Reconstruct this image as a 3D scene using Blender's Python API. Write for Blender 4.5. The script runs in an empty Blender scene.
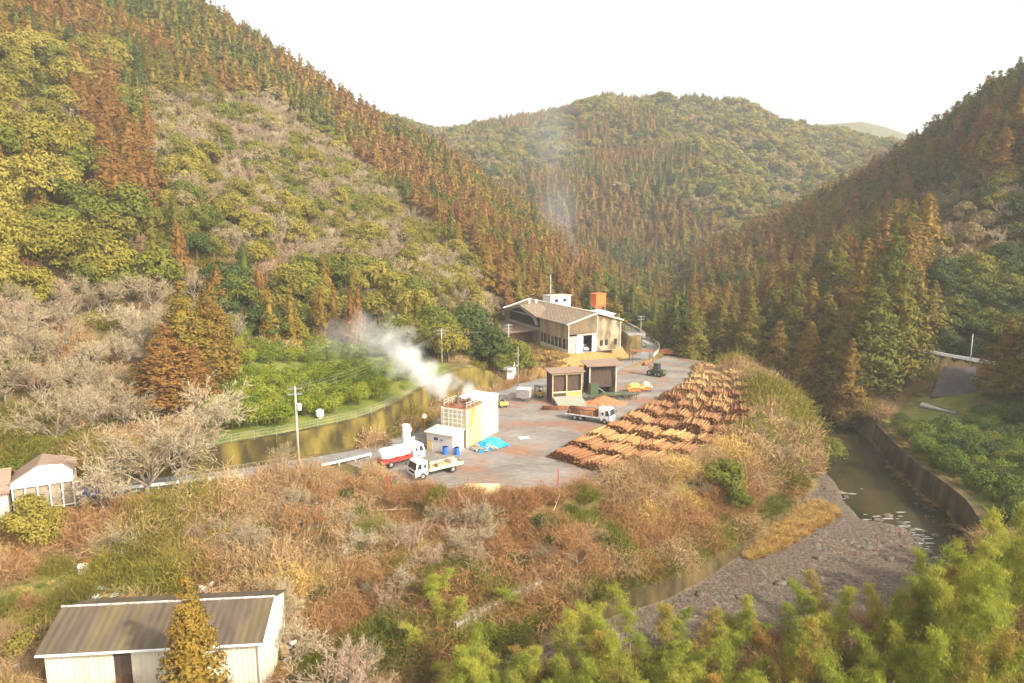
import bpy, math, random
import numpy as np
from mathutils import Vector, Matrix
from mathutils.geometry import tessellate_polygon
R_ = random.Random(7); NR = np.random.RandomState(11)
sc = bpy.context.scene; col = sc.collection
PI = math.pi; rad = math.radians
# ------------------------------------------------------------------ camera
CZ, PITCH, F = 32.0, rad(9.0), 683.0
cam = bpy.data.objects.new('camera', bpy.data.cameras.new('camera')); col.objects.link(cam)
cam.location = (0, 0, CZ); cam.rotation_euler = (PI/2-PITCH, 0, 0)
cam.data.sensor_width = 36; cam.data.lens = 36*F/1024; cam.data.clip_end = 9000; cam.data.clip_start = .5
sc.camera = cam
cP, sP = math.cos(PITCH), math.sin(PITCH)
def ray(px, py):
    cx = (px-512)/F; cy = (341.5-py)/F
    return cx, cP+cy*sP, -sP+cy*cP
def Pz(px, py, z=0.0):
    a, b, c = ray(px, py); t = (z-CZ)/c
    return (a*t, b*t, z)
def Py(px, py, Y):
    a, b, c = ray(px, py); t = Y/b
    return (a*t, Y, CZ+c*t)
def proj(x, y, z):
    dz = z-CZ
    d = y*cP-dz*sP; u = y*sP+dz*cP
    d = np.maximum(d, .01)
    return 512+F*x/d, 341.5-F*u/d, d
# ------------------------------------------------------------------ terrain
ctl = []
def cz(*pts):
    for px, py, z in pts: ctl.append(Pz(px, py, z))
def cy(*pts):
    for px, py, Y in pts: ctl.append(Py(px, py, Y))
def cw(*pts): ctl.extend(pts)
# left hill
cy((300,400,112),(300,360,140),(300,335,155),(300,300,168),(300,250,192),(300,200,225),(300,150,270),(300,105,320),(300,82,345))
cy((100,430,100),(100,380,112),(100,320,128),(100,250,150),(100,180,180),(100,100,225),(100,10,290))
cy((0,400,98),(0,320,114),(0,200,146),(0,100,182),(0,0,235),(-120,300,100),(-120,100,150),(-120,-50,220))
cy((200,420,104),(200,360,122),(200,300,140),(200,220,175),(200,150,220),(200,80,280),(200,20,345))
cy((400,385,118),(400,350,150),(400,320,165),(400,280,190),(400,230,238),(400,185,300),(400,145,360))
cy((500,330,180),(500,300,200),(500,260,250),(500,215,335),(450,300,178),(450,240,235),(450,170,360))
cy((560,310,225),(560,285,270),(560,250,340),(600,310,240),(600,285,300),(620,300,330))
# behind left ridge
cw((-150,420,75),(-60,440,45),(-20,420,22),(-220,430,110),(-300,400,150),(30,430,12))
# upper left beyond frame
cw((-260,200,130),(-330,260,170),(-400,150,150),(-200,90,50),(-150,60,16),(-300,40,60))
# right hill
cy((870,400,147),(780,385,160),(850,300,192),(780,320,212),(740,350,203),(900,250,226),(950,200,236),(690,335,245))
cy((1000,330,162),(1000,250,188),(1000,160,224),(1024,100,262),(905,175,300),(850,215,305),(800,255,290),(740,300,262))
cy((1100,330,150),(1100,200,190),(1100,80,240),(1200,300,130),(1200,100,190))
cw((170,330,50),(120,340,25),(90,330,8),(250,320,90),(300,260,110),(330,180,100),(60,310,1))
# valley beyond factory and the far mountain
cw((30,260,0),(50,250,0),(40,330,4),(70,350,6),(60,230,-1))
cy((640,285,375),(600,262,420),(700,262,400),(560,195,500),(620,210,480),(620,160,560),(620,105,680),(700,212,470))
cy((700,160,550),(700,119,665),(800,215,480),(800,160,580),(800,126,690),(900,150,690),(760,121,690),(560,120,680))
cy((500,133,660),(440,136,690),(860,132,700),(380,136,700),(980,150,700),(500,165,590),(440,170,560))
cw((-100,900,80),(100,900,100),(300,900,80),(-100,560,60),(380,560,60),(420,700,90),(-250,600,80),(300,430,55),(200,430,38))
# flats, bank, river
cz((400,470,-.3),(550,470,-.3),(640,400,0),(700,380,0),(600,365,1),(520,385,0),(740,400,0))
cz((380,500,-2.0),(450,512,-2.2),(520,512,-2.2),(600,500,-2.2),(680,485,-2.4),(745,462,-2.4),(775,430,-2.4),(790,400,-3))
cz((330,520,-2.5),(250,520,-2.5),(150,530,-2.5),(60,545,-3),(0,540,-3),(-80,530,-2))
cz((400,570,-4),(500,565,-4.0),(600,545,-4.0),(700,520,-4.5),(780,480,-5))
cz((300,620,-5.5),(400,640,-6),(250,690,-6),(150,600,-5.0),(40,610,-5),(100,700,-6),(-100,640,-5.5),(350,700,-7))
cz((470,594,-3.1),(560,572,-3.1),(480,650,-5.9),(560,620,-5.9),(640,570,-5.5),(720,540,-5.5))
cz((900,430,-5),(950,460,-5),(1000,480,-5),(1060,520,-5),(960,420,-3.5),(1020,430,-3.5),(900,410,-4))
cy((960,375,149),(1020,380,147),(930,385,146))
cw((0,42,-7),(30,46,-7),(60,52,-6),(0,10,-9),(-40,15,-7),(50,10,-8),(90,60,-4),(120,90,-3),(-80,40,-4),(140,130,5))
# orchard retaining wall (base line, top height)
WALL = [(120,480,1.6),(180,473,2.4),(230,466,3.0),(280,460,3.3),(330,451,3.6),(370,443,3.9),(400,432,4.4),(425,419,5.0),(445,407,5.6),(465,399,6.0),(483,393,5.2),(497,389,3.2),(505,386,1.2)]
wallw = [Pz(a,b,0)[:2] for a,b,_ in WALL]
def normals2(pts, side=1):
    out = []
    for i in range(len(pts)):
        a = pts[max(0,i-1)]; b = pts[min(len(pts)-1,i+1)]
        dx, dy = b[0]-a[0], b[1]-a[1]; l = math.hypot(dx,dy)
        out.append((-dy/l*side, dx/l*side))
    return out
wn = normals2(wallw)
for (x,y),(nx,ny),(_,_,h) in zip(wallw, wn, WALL):
    ctl.append((x+nx*3.5, y+ny*3.5, h+.1))
C = np.array(ctl, float)
# thin-plate fit
def tps_fit(P, z, lam=40.0):
    n = len(P); S = 100.0; Q = P/S
    d2 = ((Q[:,None,:]-Q[None,:,:])**2).sum(-1); K = .5*d2*np.log(d2+1e-12)
    A = np.zeros((n+3,n+3)); A[:n,:n] = K+np.eye(n)*lam*1e-5
    A[:n,n] = 1; A[:n,n+1:] = Q; A[n,:n] = 1; A[n+1:,:n] = Q.T
    return np.linalg.solve(A, np.concatenate([z,[0,0,0]])), Q
TW, TQ = tps_fit(C[:,:2], C[:,2])
def tps(x, y):
    x = np.clip(x,-420,440)/100.0; y = np.clip(y,-10,930)/100.0
    sh = x.shape; x = x.ravel(); y = y.ravel(); out = np.zeros_like(x)
    for s in range(0, len(x), 20000):
        a = x[s:s+20000]; b = y[s:s+20000]
        d2 = (a[:,None]-TQ[None,:,0])**2+(b[:,None]-TQ[None,:,1])**2
        out[s:s+20000] = (.5*d2*np.log(d2+1e-12))@TW[:-3]+TW[-3]+TW[-2]*a+TW[-1]*b
    return out.reshape(sh)
def vnoise(x, y, seed=0):
    r = np.random.RandomState(seed).rand(256,256)
    xi = np.floor(x).astype(int); yi = np.floor(y).astype(int); fx = x-xi; fy = y-yi
    fx = fx*fx*(3-2*fx); fy = fy*fy*(3-2*fy)
    g = lambda a,b: r[a%256, b%256]
    return (g(xi,yi)*(1-fx)+g(xi+1,yi)*fx)*(1-fy)+(g(xi,yi+1)*(1-fx)+g(xi+1,yi+1)*fx)*fy
def fbm(x, y, sc_, seed=0, oc=4):
    x = np.asarray(x,float); y = np.asarray(y,float)
    s = 0; a = 1; t = 0
    for o in range(oc):
        s = s+a*(vnoise(x/sc_*2**o+37.1*o+500, y/sc_*2**o+11.7*o+500, seed+o)-.5); t += a; a *= .5
    return s/t*2
def sdf(poly, x, y):
    p = np.array(poly, float); n = len(p)
    x = np.asarray(x,float); y = np.asarray(y,float)
    d = np.full(x.shape, 1e18); inside = np.zeros(x.shape, bool)
    for i in range(n):
        a = p[i]; b = p[(i+1)%n]; e = b-a
        wx = x-a[0]; wy = y-a[1]
        t = np.clip((wx*e[0]+wy*e[1])/(e@e+1e-12),0,1)
        d = np.minimum(d,(wx-e[0]*t)**2+(wy-e[1]*t)**2)
        c = ((a[1]>y)!=(b[1]>y))
        with np.errstate(divide='ignore',invalid='ignore'):
            inside ^= c & (x < (b[0]-a[0])*(y-a[1])/(b[1]-a[1]+1e-12)+a[0])
    d = np.sqrt(d)
    return np.where(inside,-d,d)
def pinside(poly, x, y): return sdf(poly, x, y) < 0
def ss(t):
    t = np.clip(t,0,1); return t*t*(3-2*t)
wb = [(a,b) for a,b,_ in WALL]
FLAT = [(-90,520),(60,503),(150,491),(210,484),(300,471),(345,466),(372,474),(392,492),(450,500),(500,501),(560,496),(610,486),(690,468),(742,448),(766,424),(768,398),(757,381),(736,368),(700,360),(660,353),(640,354),(600,367),(560,374),(520,382)]+wb[::-1]+[(60,487),(-90,502)]
FLATW = [Pz(a,b,0)[:2] for a,b in FLAT]
LB = [(760,392),(792,430),(812,462),(818,488),(765,542),(692,590),(625,616),(540,648),(455,690),(370,760)]
RB = [(800,392),(872,441),(905,482),(945,512),(968,535),(985,590)]
NB = [(900,640),(790,656),(680,672),(570,690),(470,722)]
RIVW = [Pz(a,b,-9)[:2] for a,b in LB]+[Pz(a,b,-9)[:2] for a,b in (LB[-1],)]
RIVW = [Pz(a,b,-9)[:2] for a,b in LB]+[Pz(a,b,-9)[:2] for a,b in NB[::-1]]+[Pz(a,b,-9)[:2] for a,b in RB[::-1]]
WAT = [(760,392),(800,392),(872,441),(905,482),(945,512),(968,535),(985,590),(935,566),(925,545),(905,528),(860,518),(838,492),(826,470),(812,462),(792,430)]
WATW = [Pz(a,b,-9)[:2] for a,b in WAT]
# factory frame
FZ = 3.5
FU = np.array([.85,.527]); FV = np.array([-.40,.917]); FO = np.array([13.4,160.5])
def fac(u, v, z=0): p = FO+FU*u+FV*v; return (p[0],p[1],FZ+z)
PADW = [fac(*a)[:2] for a in ((-1.5,-3.0),(18.5,-3),(19,40),(-9,40),(-9,14),(-2,8))]
RAMP = [Pz(560,379,0),Pz(610,369,0),Pz(643,357,.3),Pz(652,349,1.0),Pz(648,342,2.4),Pz(636,337,3.6),(34.5,186,4.4),(32,208,5.0),(28,238,5.2)]
HR = [Py(900,346,158),Py(935,353,152),Py(980,361,146),Py(1040,372,138),Py(1120,392,128)]
def chaikin(pts, n=2):
    pts = [np.array(p,float) for p in pts]
    for _ in range(n):
        o = [pts[0]]
        for a,b in zip(pts,pts[1:]): o += [a*.75+b*.25, a*.25+b*.75]
        o.append(pts[-1]); pts = o
    return pts
def corridor(h, x, y, pts, hw, bl, back=0.0):
    pts = chaikin(pts, 2)
    best = np.full(x.shape, 1e9); zz = np.zeros(x.shape)
    for a,b in zip(pts,pts[1:]):
        e = b[:2]-a[:2]; t = np.clip(((x-a[0])*e[0]+(y-a[1])*e[1])/(e@e),0,1)
        d = np.hypot(x-a[0]-e[0]*t, y-a[1]-e[1]*t)
        m = d<best; best = np.where(m,d,best); zz = np.where(m,a[2]+(b[2]-a[2])*t,zz)
    w = 1-ss((best-hw)/bl)
    return h*(1-w)+(zz-.06)*w
RAMPPAD = [Pz(942,364,3.6),Pz(985,366,3.6),Pz(985,402,-2),Pz(928,398,-2)]
def height(x, y):
    x = np.asarray(x,float); y = np.asarray(y,float)
    h = tps(x,y)
    far = ss((y-330)/120)
    nz = fbm(x,y,70,3)*(2.0+17*far)+fbm(x,y,22,9)*(1.0+2.5*far)
    pl = sdf(FLATW,x,y); rv = sdf(RIVW,x,y); pd = sdf(PADW,x,y)
    lowland = (np.minimum(np.minimum(pl,rv),pd))
    h = h+nz*ss(lowland/25)*ss((h+3)/10+.15)+fbm(x,y,6,5)*.35
    w = 1-ss((pd-.5)/6.0); h = h*(1-w)+(FZ-.05)*w
    # the flat yard and road
    bw = np.where(x< 5, 1.3, 2.5)
    w = 1-ss((pl-1.0*(x<5)+.2)/bw); h = h*(1-w)+(-.06)*w
    h = corridor(h,x,y,RAMP,2.6,2.0)
    h = corridor(h,x,y,HR,2.5,2.5)
    # river
    w = 1-ss((rv-.5)/1.0)
    wt = sdf(WATW,x,y)
    bed = -8.75+fbm(x,y,9,21)*.35-.9*(1-ss((wt+2.5)/4))
    h = h*(1-w)+bed*w
    return h
xs = np.concatenate([[-1480,-1150,-900,-700,-600],np.arange(-480,-150,4.5),np.arange(-150,-60,2.5),np.arange(-60,90,.8),np.arange(90,160,2),np.arange(160,490,4.5),[600,700,900,1150,1480]])
ys = np.concatenate([[-880,-600,-400,-200,-120,-60,-20],np.arange(0,40,2.5),np.arange(40,130,.8),np.arange(130,215,1.5),np.arange(215,400,3),np.arange(400,960,5),[1020,1150,1300,1450,1590]])
GX, GY = np.meshgrid(xs, ys)
GZ = height(GX, GY)
def hz(x, y):
    x = np.atleast_1d(np.asarray(x,float)); y = np.atleast_1d(np.asarray(y,float))
    i = np.clip(np.searchsorted(xs,x)-1,0,len(xs)-2); j = np.clip(np.searchsorted(ys,y)-1,0,len(ys)-2)
    fx = np.clip((x-xs[i])/(xs[i+1]-xs[i]),0,1); fy = np.clip((y-ys[j])/(ys[j+1]-ys[j]),0,1)
    return (GZ[j,i]*(1-fx)+GZ[j,i+1]*fx)*(1-fy)+(GZ[j+1,i]*(1-fx)+GZ[j+1,i+1]*fx)*fy
def h1(x, y): return float(hz(x,y)[0])
def visible(x, y, z):
    """fraction-free test: does the terrain hide the point from the camera"""
    ok = np.ones(len(x), bool)
    for t in np.linspace(.25,.97,60):
        zz = CZ+(z-CZ)*t
        ok &= hz(x*t, y*t) < zz+1.0
    return ok
def onground(px, py):
    """world point where a pixel's ray meets the terrain"""
    a,b,c = ray(px,py); t = np.linspace(30,1000,4000)
    g = hz(a*t,b*t); k = np.argmax(CZ+c*t < g)
    return (a*t[k], b*t[k], float(g[k]))
# ------------------------------------------------------------------ materials
def newmat(name):
    m = bpy.data.materials.new(name); m.use_nodes = True; nt = m.node_tree; nt.nodes.clear()
    return m, nt, nt.nodes, nt.links
def ramp(N, stops):
    r = N.new('ShaderNodeValToRGB'); e = r.color_ramp.elements
    while len(e) < len(stops): e.new(.5)
    for k,(p,c) in enumerate(stops): e[k].position = p; e[k].color = (*c,1)
    return r
def mixc(N, L, fac, a, b, mode='MIX'):
    n = N.new('ShaderNodeMix'); n.data_type = 'RGBA'; n.blend_type = mode
    for k,v in ((0,fac),(6,a),(7,b)):
        if hasattr(v,'type') and not isinstance(v,(tuple,float,int)): L.new(v, n.inputs[k])
        else: n.inputs[k].default_value = (*v,1) if isinstance(v,tuple) else v
    return n.outputs[2]
def solid(name, c, c2=None, scale=3.0, rough=.7, metal=0, spec=.3, bump=0.0, detail=4, stretch=(1,1,1), thr=(.35,.7)):
    m,nt,N,L = newmat(name)
    o = N.new('ShaderNodeOutputMaterial'); b = N.new('ShaderNodeBsdfPrincipled'); L.new(b.outputs[0],o.inputs[0])
    b.inputs['Roughness'].default_value = rough; b.inputs['Metallic'].default_value = metal; b.inputs['Specular IOR Level'].default_value = spec
    b.inputs['Base Color'].default_value = (*c,1)
    if c2:
        tc = N.new('ShaderNodeTexCoord'); mp = N.new('ShaderNodeMapping'); mp.inputs['Scale'].default_value = stretch
        nz = N.new('ShaderNodeTexNoise'); nz.inputs['Scale'].default_value = scale; nz.inputs['Detail'].default_value = detail
        L.new(tc.outputs['Object'],mp.inputs[0]); L.new(mp.outputs[0],nz.inputs['Vector'])
        r = ramp(N,[(thr[0],c),(thr[1],c2)]); L.new(nz.outputs['Fac'],r.inputs[0]); L.new(r.outputs[0],b.inputs['Base Color'])
        if bump:
            bp = N.new('ShaderNodeBump'); bp.inputs['Strength'].default_value = bump; L.new(nz.outputs['Fac'],bp.inputs['Height']); L.new(bp.outputs[0],b.inputs['Normal'])
    return m
def foliage(name, cols, transl=.25, nscale=.9, vary=1.0, rough=.75):
    """cols: list of base colours over which the individual tree and its clumps vary"""
    m,nt,N,L = newmat(name)
    o = N.new('ShaderNodeOutputMaterial'); b = N.new('ShaderNodeBsdfPrincipled')
    b.inputs['Roughness'].default_value = rough; b.inputs['Specular IOR Level'].default_value = .15
    oi = N.new('ShaderNodeObjectInfo'); tc = N.new('ShaderNodeTexCoord')
    nz = N.new('ShaderNodeTexNoise'); nz.inputs['Scale'].default_value = nscale; nz.inputs['Detail'].default_value = 3
    L.new(tc.outputs['Object'],nz.inputs['Vector'])
    ma = N.new('ShaderNodeMath'); ma.operation = 'MULTIPLY_ADD'; ma.inputs[1].default_value = 1.1*vary; ma.inputs[2].default_value = -.55*vary
    L.new(nz.outputs['Fac'],ma.inputs[0])
    ad = N.new('ShaderNodeMath'); ad.operation = 'ADD'; L.new(ma.outputs[0],ad.inputs[0]); L.new(oi.outputs['Random'],ad.inputs[1])
    n = len(cols); r = ramp(N,[(i/(n-1) if n>1 else 0,c) for i,c in enumerate(cols)])
    L.new(ad.outputs[0],r.inputs[0])
    L.new(r.outputs[0],b.inputs['Base Color'])
    if transl:
        t = N.new('ShaderNodeBsdfTranslucent'); L.new(r.outputs[0],t.inputs[0])
        mx = N.new('ShaderNodeMixShader'); mx.inputs[0].default_value = transl
        L.new(b.outputs[0],mx.inputs[1]); L.new(t.outputs[0],mx.inputs[2]); L.new(mx.outputs[0],o.inputs[0])
    else: L.new(b.outputs[0],o.inputs[0])
    return m
K = 1.3
def k3(*c): return tuple(v*K for v in c)
M = {}
M['cedar_rust'] = foliage('cedar_rust',[k3(.145,.07,.02),k3(.185,.095,.024),k3(.165,.1,.022)])
M['cedar_amber'] = foliage('cedar_amber',[k3(.15,.095,.018),k3(.2,.125,.02),k3(.13,.105,.018)])
M['cedar_olive'] = foliage('cedar_olive',[k3(.07,.078,.012),k3(.11,.10,.014),k3(.14,.105,.016)])
M['cedar_green'] = foliage('cedar_green',[k3(.04,.058,.013),k3(.06,.075,.014),k3(.08,.09,.015)])
M['leaf_olive'] = foliage('leaf_olive',[k3(.105,.092,.014),k3(.16,.135,.018),k3(.21,.17,.032)])
M['leaf_green'] = foliage('leaf_green',[k3(.07,.08,.012),k3(.105,.11,.014),k3(.15,.14,.02)])
M['leaf_dark'] = foliage('leaf_dark',[k3(.03,.045,.011),k3(.045,.065,.013),k3(.07,.085,.018)])
M['leaf_tan'] = foliage('leaf_tan',[k3(.17,.125,.05),k3(.2,.15,.065),k3(.15,.13,.045)])
M['citrus'] = foliage('citrus',[k3(.085,.115,.012),k3(.13,.155,.014),k3(.19,.2,.02)])
M['field_bush'] = foliage('field_bush',[k3(.055,.085,.014),k3(.085,.115,.016),k3(.12,.135,.02)])
M['bamboo_leaf'] = foliage('bamboo_leaf',[k3(.18,.205,.028),k3(.25,.265,.036),k3(.32,.3,.05)],transl=.45,nscale=.5)
M['bamboo_dry'] = foliage('bamboo_dry',[k3(.3,.16,.035),k3(.24,.2,.04),k3(.34,.2,.05)],transl=.35,nscale=.5)
M['twig_pale'] = foliage('twig_pale',[k3(.26,.2,.12),k3(.2,.155,.09),k3(.3,.24,.15)],0,.6)
M['twig_pink'] = foliage('twig_pink',[k3(.26,.17,.11),k3(.22,.16,.1),k3(.28,.19,.13)],0,.6)
M['dry_tan'] = foliage('dry_tan',[k3(.30,.195,.09),k3(.26,.165,.08),k3(.37,.26,.13)],.15,.7)
M['dry_rust'] = foliage('dry_rust',[k3(.26,.13,.05),k3(.22,.12,.05),k3(.3,.17,.07)],.15,.7)
M['dry_gold'] = foliage('dry_gold',[k3(.34,.22,.07),k3(.4,.27,.09),k3(.3,.2,.06)],.15,.7)
M['bark'] = solid('bark',(.10,.07,.045),(.17,.12,.08),4,.9,bump=.3)
M['bark_pale'] = solid('bark_pale',(.27,.21,.15),(.18,.14,.1),5,.9)
M['culm'] = solid('culm',(.2,.2,.06),(.3,.26,.1),2,.5)
M['white'] = solid('white',(.78,.77,.73),(.68,.66,.6),1.2,.45,thr=(.45,.8))
M['steelwhite'] = solid('steelwhite',(.72,.72,.7),(.62,.6,.55),2,.4)
M['glass'] = solid('glass',(.03,.035,.04),rough=.08,spec=.8)
M['black'] = solid('black',(.025,.024,.023),rough=.8)
M['rubber'] = solid('rubber',(.03,.028,.026),rough=.9)
M['grey'] = solid('grey',(.3,.29,.27),(.22,.2,.18),3,.6)
M['darksteel'] = solid('darksteel',(.09,.08,.07),(.16,.09,.05),4,.7)
M['rust'] = solid('rust',(.28,.11,.045),(.16,.07,.035),3,.85)
M['concrete'] = solid('concrete',(.42,.39,.33),(.3,.27,.21),1.2,.9,bump=.15)
M['mosswall'] = solid('mosswall',(.04,.03,.008),(.17,.125,.024),.4,.95,bump=.3,detail=9,stretch=(1,1,.45),thr=(.38,.64))
M['riverwall'] = solid('riverwall',(.035,.026,.011),(.13,.09,.03),.5,.95,bump=.2,detail=7,stretch=(1,1,.4))
M['wall_weathered'] = solid('wall_weathered',(.34,.26,.16),(.13,.09,.05),.5,.9,bump=.1,detail=8,stretch=(1,1,.6),thr=(.42,.62))
M['wall_dull'] = solid('wall_dull',(.19,.135,.075),(.10,.07,.04),.6,.9,detail=7)
M['palewall'] = solid('palewall',(.33,.29,.21),(.12,.1,.05),1.1,.95,bump=.2,detail=6,stretch=(2.5,2.5,.15),thr=(.42,.62))
M['blue'] = solid('blue',(.03,.13,.5),rough=.45)
M['tarp'] = solid('tarp',(.01,.33,.68),(.015,.25,.56),1.2,.4,bump=.2)
M['red'] = solid('red',(.5,.035,.03),(.35,.05,.03),3,.5)
M['orange'] = solid('orange',(.75,.16,.035),(.6,.14,.04),1.5,.6)
M['yellow'] = solid('yellow',(.6,.42,.09),(.45,.3,.09),2,.55)
M['cream'] = solid('cream',(.74,.68,.5),(.62,.5,.28),.8,.7,thr=(.45,.7))
M['timber_pale'] = solid('timber_pale',(.75,.66,.38),(.62,.5,.25),2.5,.8)
M['timber'] = solid('timber',(.5,.36,.2),(.38,.25,.13),2.5,.85)
M['sheet_green'] = solid('sheet_green',(.22,.24,.17),(.28,.26,.2),2,.8)
M['greenpaint'] = solid('greenpaint',(.045,.09,.04),(.09,.09,.045),2,.6)
M['shedroof'] = solid('shedroof',(.2,.13,.09),(.29,.2,.14),1.0,.8,stretch=(1,6,1))
M['shedwall'] = solid('shedwall',(.055,.035,.026),(.10,.065,.045),1.2,.9,stretch=(6,6,.5))
M['plaster'] = solid('plaster',(.62,.5,.4),(.5,.38,.28),1.5,.85)
M['litter'] = solid('litter',(.5,.48,.45),(.2,.15,.12),3,.8)
M['lamp'] = solid('lamp',(.8,.8,.75),rough=.2,spec=.6)
def corrug(name, c, c2, axis='X', period=.3, stain=(.2,.13,.06), stainamt=.5):
    m,nt,N,L = newmat(name)
    o = N.new('ShaderNodeOutputMaterial'); b = N.new('ShaderNodeBsdfPrincipled'); L.new(b.outputs[0],o.inputs[0])
    b.inputs['Roughness'].default_value = .65; b.inputs['Specular IOR Level'].default_value = .25
    tc = N.new('ShaderNodeTexCoord')
    w = N.new('ShaderNodeTexWave'); w.bands_direction = axis; w.inputs['Scale'].default_value = .314/period; w.inputs['Distortion'].default_value = 0
    L.new(tc.outputs['Object'],w.inputs['Vector'])
    mp = N.new('ShaderNodeMapping'); mp.inputs['Scale'].default_value = (1.2,.25,.25) if axis=='X' else (.25,1.2,.25)
    if axis=='Z': mp.inputs['Scale'].default_value = (1.4,1.4,.22)
    nz = N.new('ShaderNodeTexNoise'); nz.inputs['Scale'].default_value = 1.3; nz.inputs['Detail'].default_value = 6
    L.new(tc.outputs['Object'],mp.inputs[0]); L.new(mp.outputs[0],nz.inputs['Vector'])
    r = ramp(N,[(.35,c),(.68,c2)]); L.new(nz.outputs['Fac'],r.inputs[0])
    nz2 = N.new('ShaderNodeTexNoise'); nz2.inputs['Scale'].default_value = .45; nz2.inputs['Detail'].default_value = 8; L.new(mp.outputs[0],nz2.inputs['Vector'])
    r2 = ramp(N,[(.5,(0,0,0)),(.72,(stainamt,)*3)]); L.new(nz2.outputs['Fac'],r2.inputs[0])
    L.new(mixc(N,L,r2.outputs[0],r.outputs[0],stain),b.inputs['Base Color'])
    bp = N.new('ShaderNodeBump'); bp.inputs['Strength'].default_value = .5; bp.inputs['Distance'].default_value = .05
    L.new(w.outputs['Fac'],bp.inputs['Height']); L.new(bp.outputs[0],b.inputs['Normal'])
    return m
M['roof_dark'] = corrug('roof_dark',(.075,.055,.038),(.12,.09,.06),'X',.6,(.15,.12,.045),.6)
M['roof_factory'] = corrug('roof_factory',(.165,.125,.08),(.235,.18,.115),'X',.8,(.24,.15,.08),.7)
M['wall_white'] = corrug('wall_white',(.66,.62,.49),(.58,.53,.4),'X',.4,(.5,.43,.28),.5)
M['wall_cream'] = corrug('wall_cream',(.52,.42,.25),(.38,.29,.17),'Z',.5,(.2,.13,.06),.85)
M['wall_rusty'] = corrug('wall_rusty',(.3,.16,.09),(.42,.26,.15),'X',.4,(.12,.07,.04),.6)
M['wall_tank'] = corrug('wall_tank',(.66,.52,.27),(.6,.38,.13),'Z',1.5,(.34,.12,.03),1.0)
M['wall_panel'] = corrug('wall_panel',(.52,.46,.36),(.44,.37,.27),'X',.9,(.55,.4,.22),.4)
# ground material, driven by a colour attribute that says what kind of ground lies where
def ground_mat():
    m,nt,N,L = newmat('valley_ground')
    o = N.new('ShaderNodeOutputMaterial'); b = N.new('ShaderNodeBsdfPrincipled'); L.new(b.outputs[0],o.inputs[0])
    b.inputs['Roughness'].default_value = .95; b.inputs['Specular IOR Level'].default_value = .1
    at = N.new('ShaderNodeAttribute'); at.attribute_name = 'cover'
    sp = N.new('ShaderNodeSeparateColor'); L.new(at.outputs['Color'],sp.inputs[0])
    tc = N.new('ShaderNodeTexCoord')
    def noise(s,d=6):
        n = N.new('ShaderNodeTexNoise'); n.inputs['Scale'].default_value = s; n.inputs['Detail'].default_value = d; L.new(tc.outputs['Object'],n.inputs['Vector']); return n.outputs['Fac']
    n1 = noise(.35); n2 = noise(2.5)
    base = ramp(N,[(.3,(.07,.06,.022)),(.5,(.12,.09,.035)),(.7,(.19,.13,.055))]); L.new(n1,base.inputs[0])
    grass = ramp(N,[(.3,(.09,.115,.02)),(.55,(.15,.165,.032)),(.75,(.24,.2,.06))]); L.new(n1,grass.inputs[0])
    dry = ramp(N,[(.3,(.18,.115,.04)),(.55,(.27,.18,.065)),(.75,(.35,.25,.09))]); L.new(n2,dry.inputs[0])
    grav = ramp(N,[(.3,(.06,.045,.033)),(.5,(.11,.085,.063)),(.7,(.17,.135,.10))]); L.new(n2,grav.inputs[0])
    c = mixc(N,L,sp.outputs[1],base.outputs[0],grass.outputs[0]); c = mixc(N,L,sp.outputs[0],c,dry.outputs[0]); c = mixc(N,L,sp.outputs[2],c,grav.outputs[0])
    n3 = noise(9,3); mm = N.new('ShaderNodeMath'); mm.operation='MULTIPLY_ADD'; mm.inputs[1].default_value = .8; mm.inputs[2].default_value = .6; L.new(n3,mm.inputs[0])
    vm = N.new('ShaderNodeVectorMath'); vm.operation = 'SCALE'; L.new(c,vm.inputs[0]); L.new(mm.outputs[0],vm.inputs['Scale'])
    L.new(vm.outputs[0],b.inputs['Base Color'])
    bp = N.new('ShaderNodeBump'); bp.inputs['Strength'].default_value = .6; bp.inputs['Distance'].default_value = .3; L.new(n2,bp.inputs['Height']); L.new(bp.outputs[0],b.inputs['Normal'])
    return m
M['ground'] = ground_mat()
def asphalt(name, a, bcol, dirt, amt):
    m,nt,N,L = newmat(name)
    o = N.new('ShaderNodeOutputMaterial'); b = N.new('ShaderNodeBsdfPrincipled'); L.new(b.outputs[0],o.inputs[0])
    b.inputs['Specular IOR Level'].default_value = .4
    tc = N.new('ShaderNodeTexCoord')
    def noise(s,d=6,st=(1,1,1)):
        mp = N.new('ShaderNodeMapping'); mp.inputs['Scale'].default_value = st; mp.inputs['Rotation'].default_value = (0,0,.5); L.new(tc.outputs['Object'],mp.inputs[0])
        n = N.new('ShaderNodeTexNoise'); n.inputs['Scale'].default_value = s; n.inputs['Detail'].default_value = d; L.new(mp.outputs[0],n.inputs['Vector']); return n.outputs['Fac']
    r = ramp(N,[(.35,a),(.65,bcol)]); L.new(noise(.12,7,(1,2.2,1)),r.inputs[0])
    r2 = ramp(N,[(.5,(0,0,0)),(.66,(amt,)*3)]); L.new(noise(.09,9,(1,1.6,1)),r2.inputs[0])
    r3 = ramp(N,[(.3,(.55,)*3),(.7,(1.15,)*3)]); L.new(noise(1.6,8,(.5,1.5,1)),r3.inputs[0])
    c = mixc(N,L,r2.outputs[0],r.outputs[0],dirt); c = mixc(N,L,.8,c,r3.outputs[0],'MULTIPLY'); L.new(c,b.inputs['Base Color'])
    rr = ramp(N,[(.3,(.45,)*3),(.7,(.9,)*3)]); L.new(noise(.2),rr.inputs[0]); L.new(rr.outputs[0],b.inputs['Roughness'])
    return m
M['yard'] = asphalt('yard_asphalt',(.17,.148,.125),(.26,.23,.19),(.27,.13,.07),.9)
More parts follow.
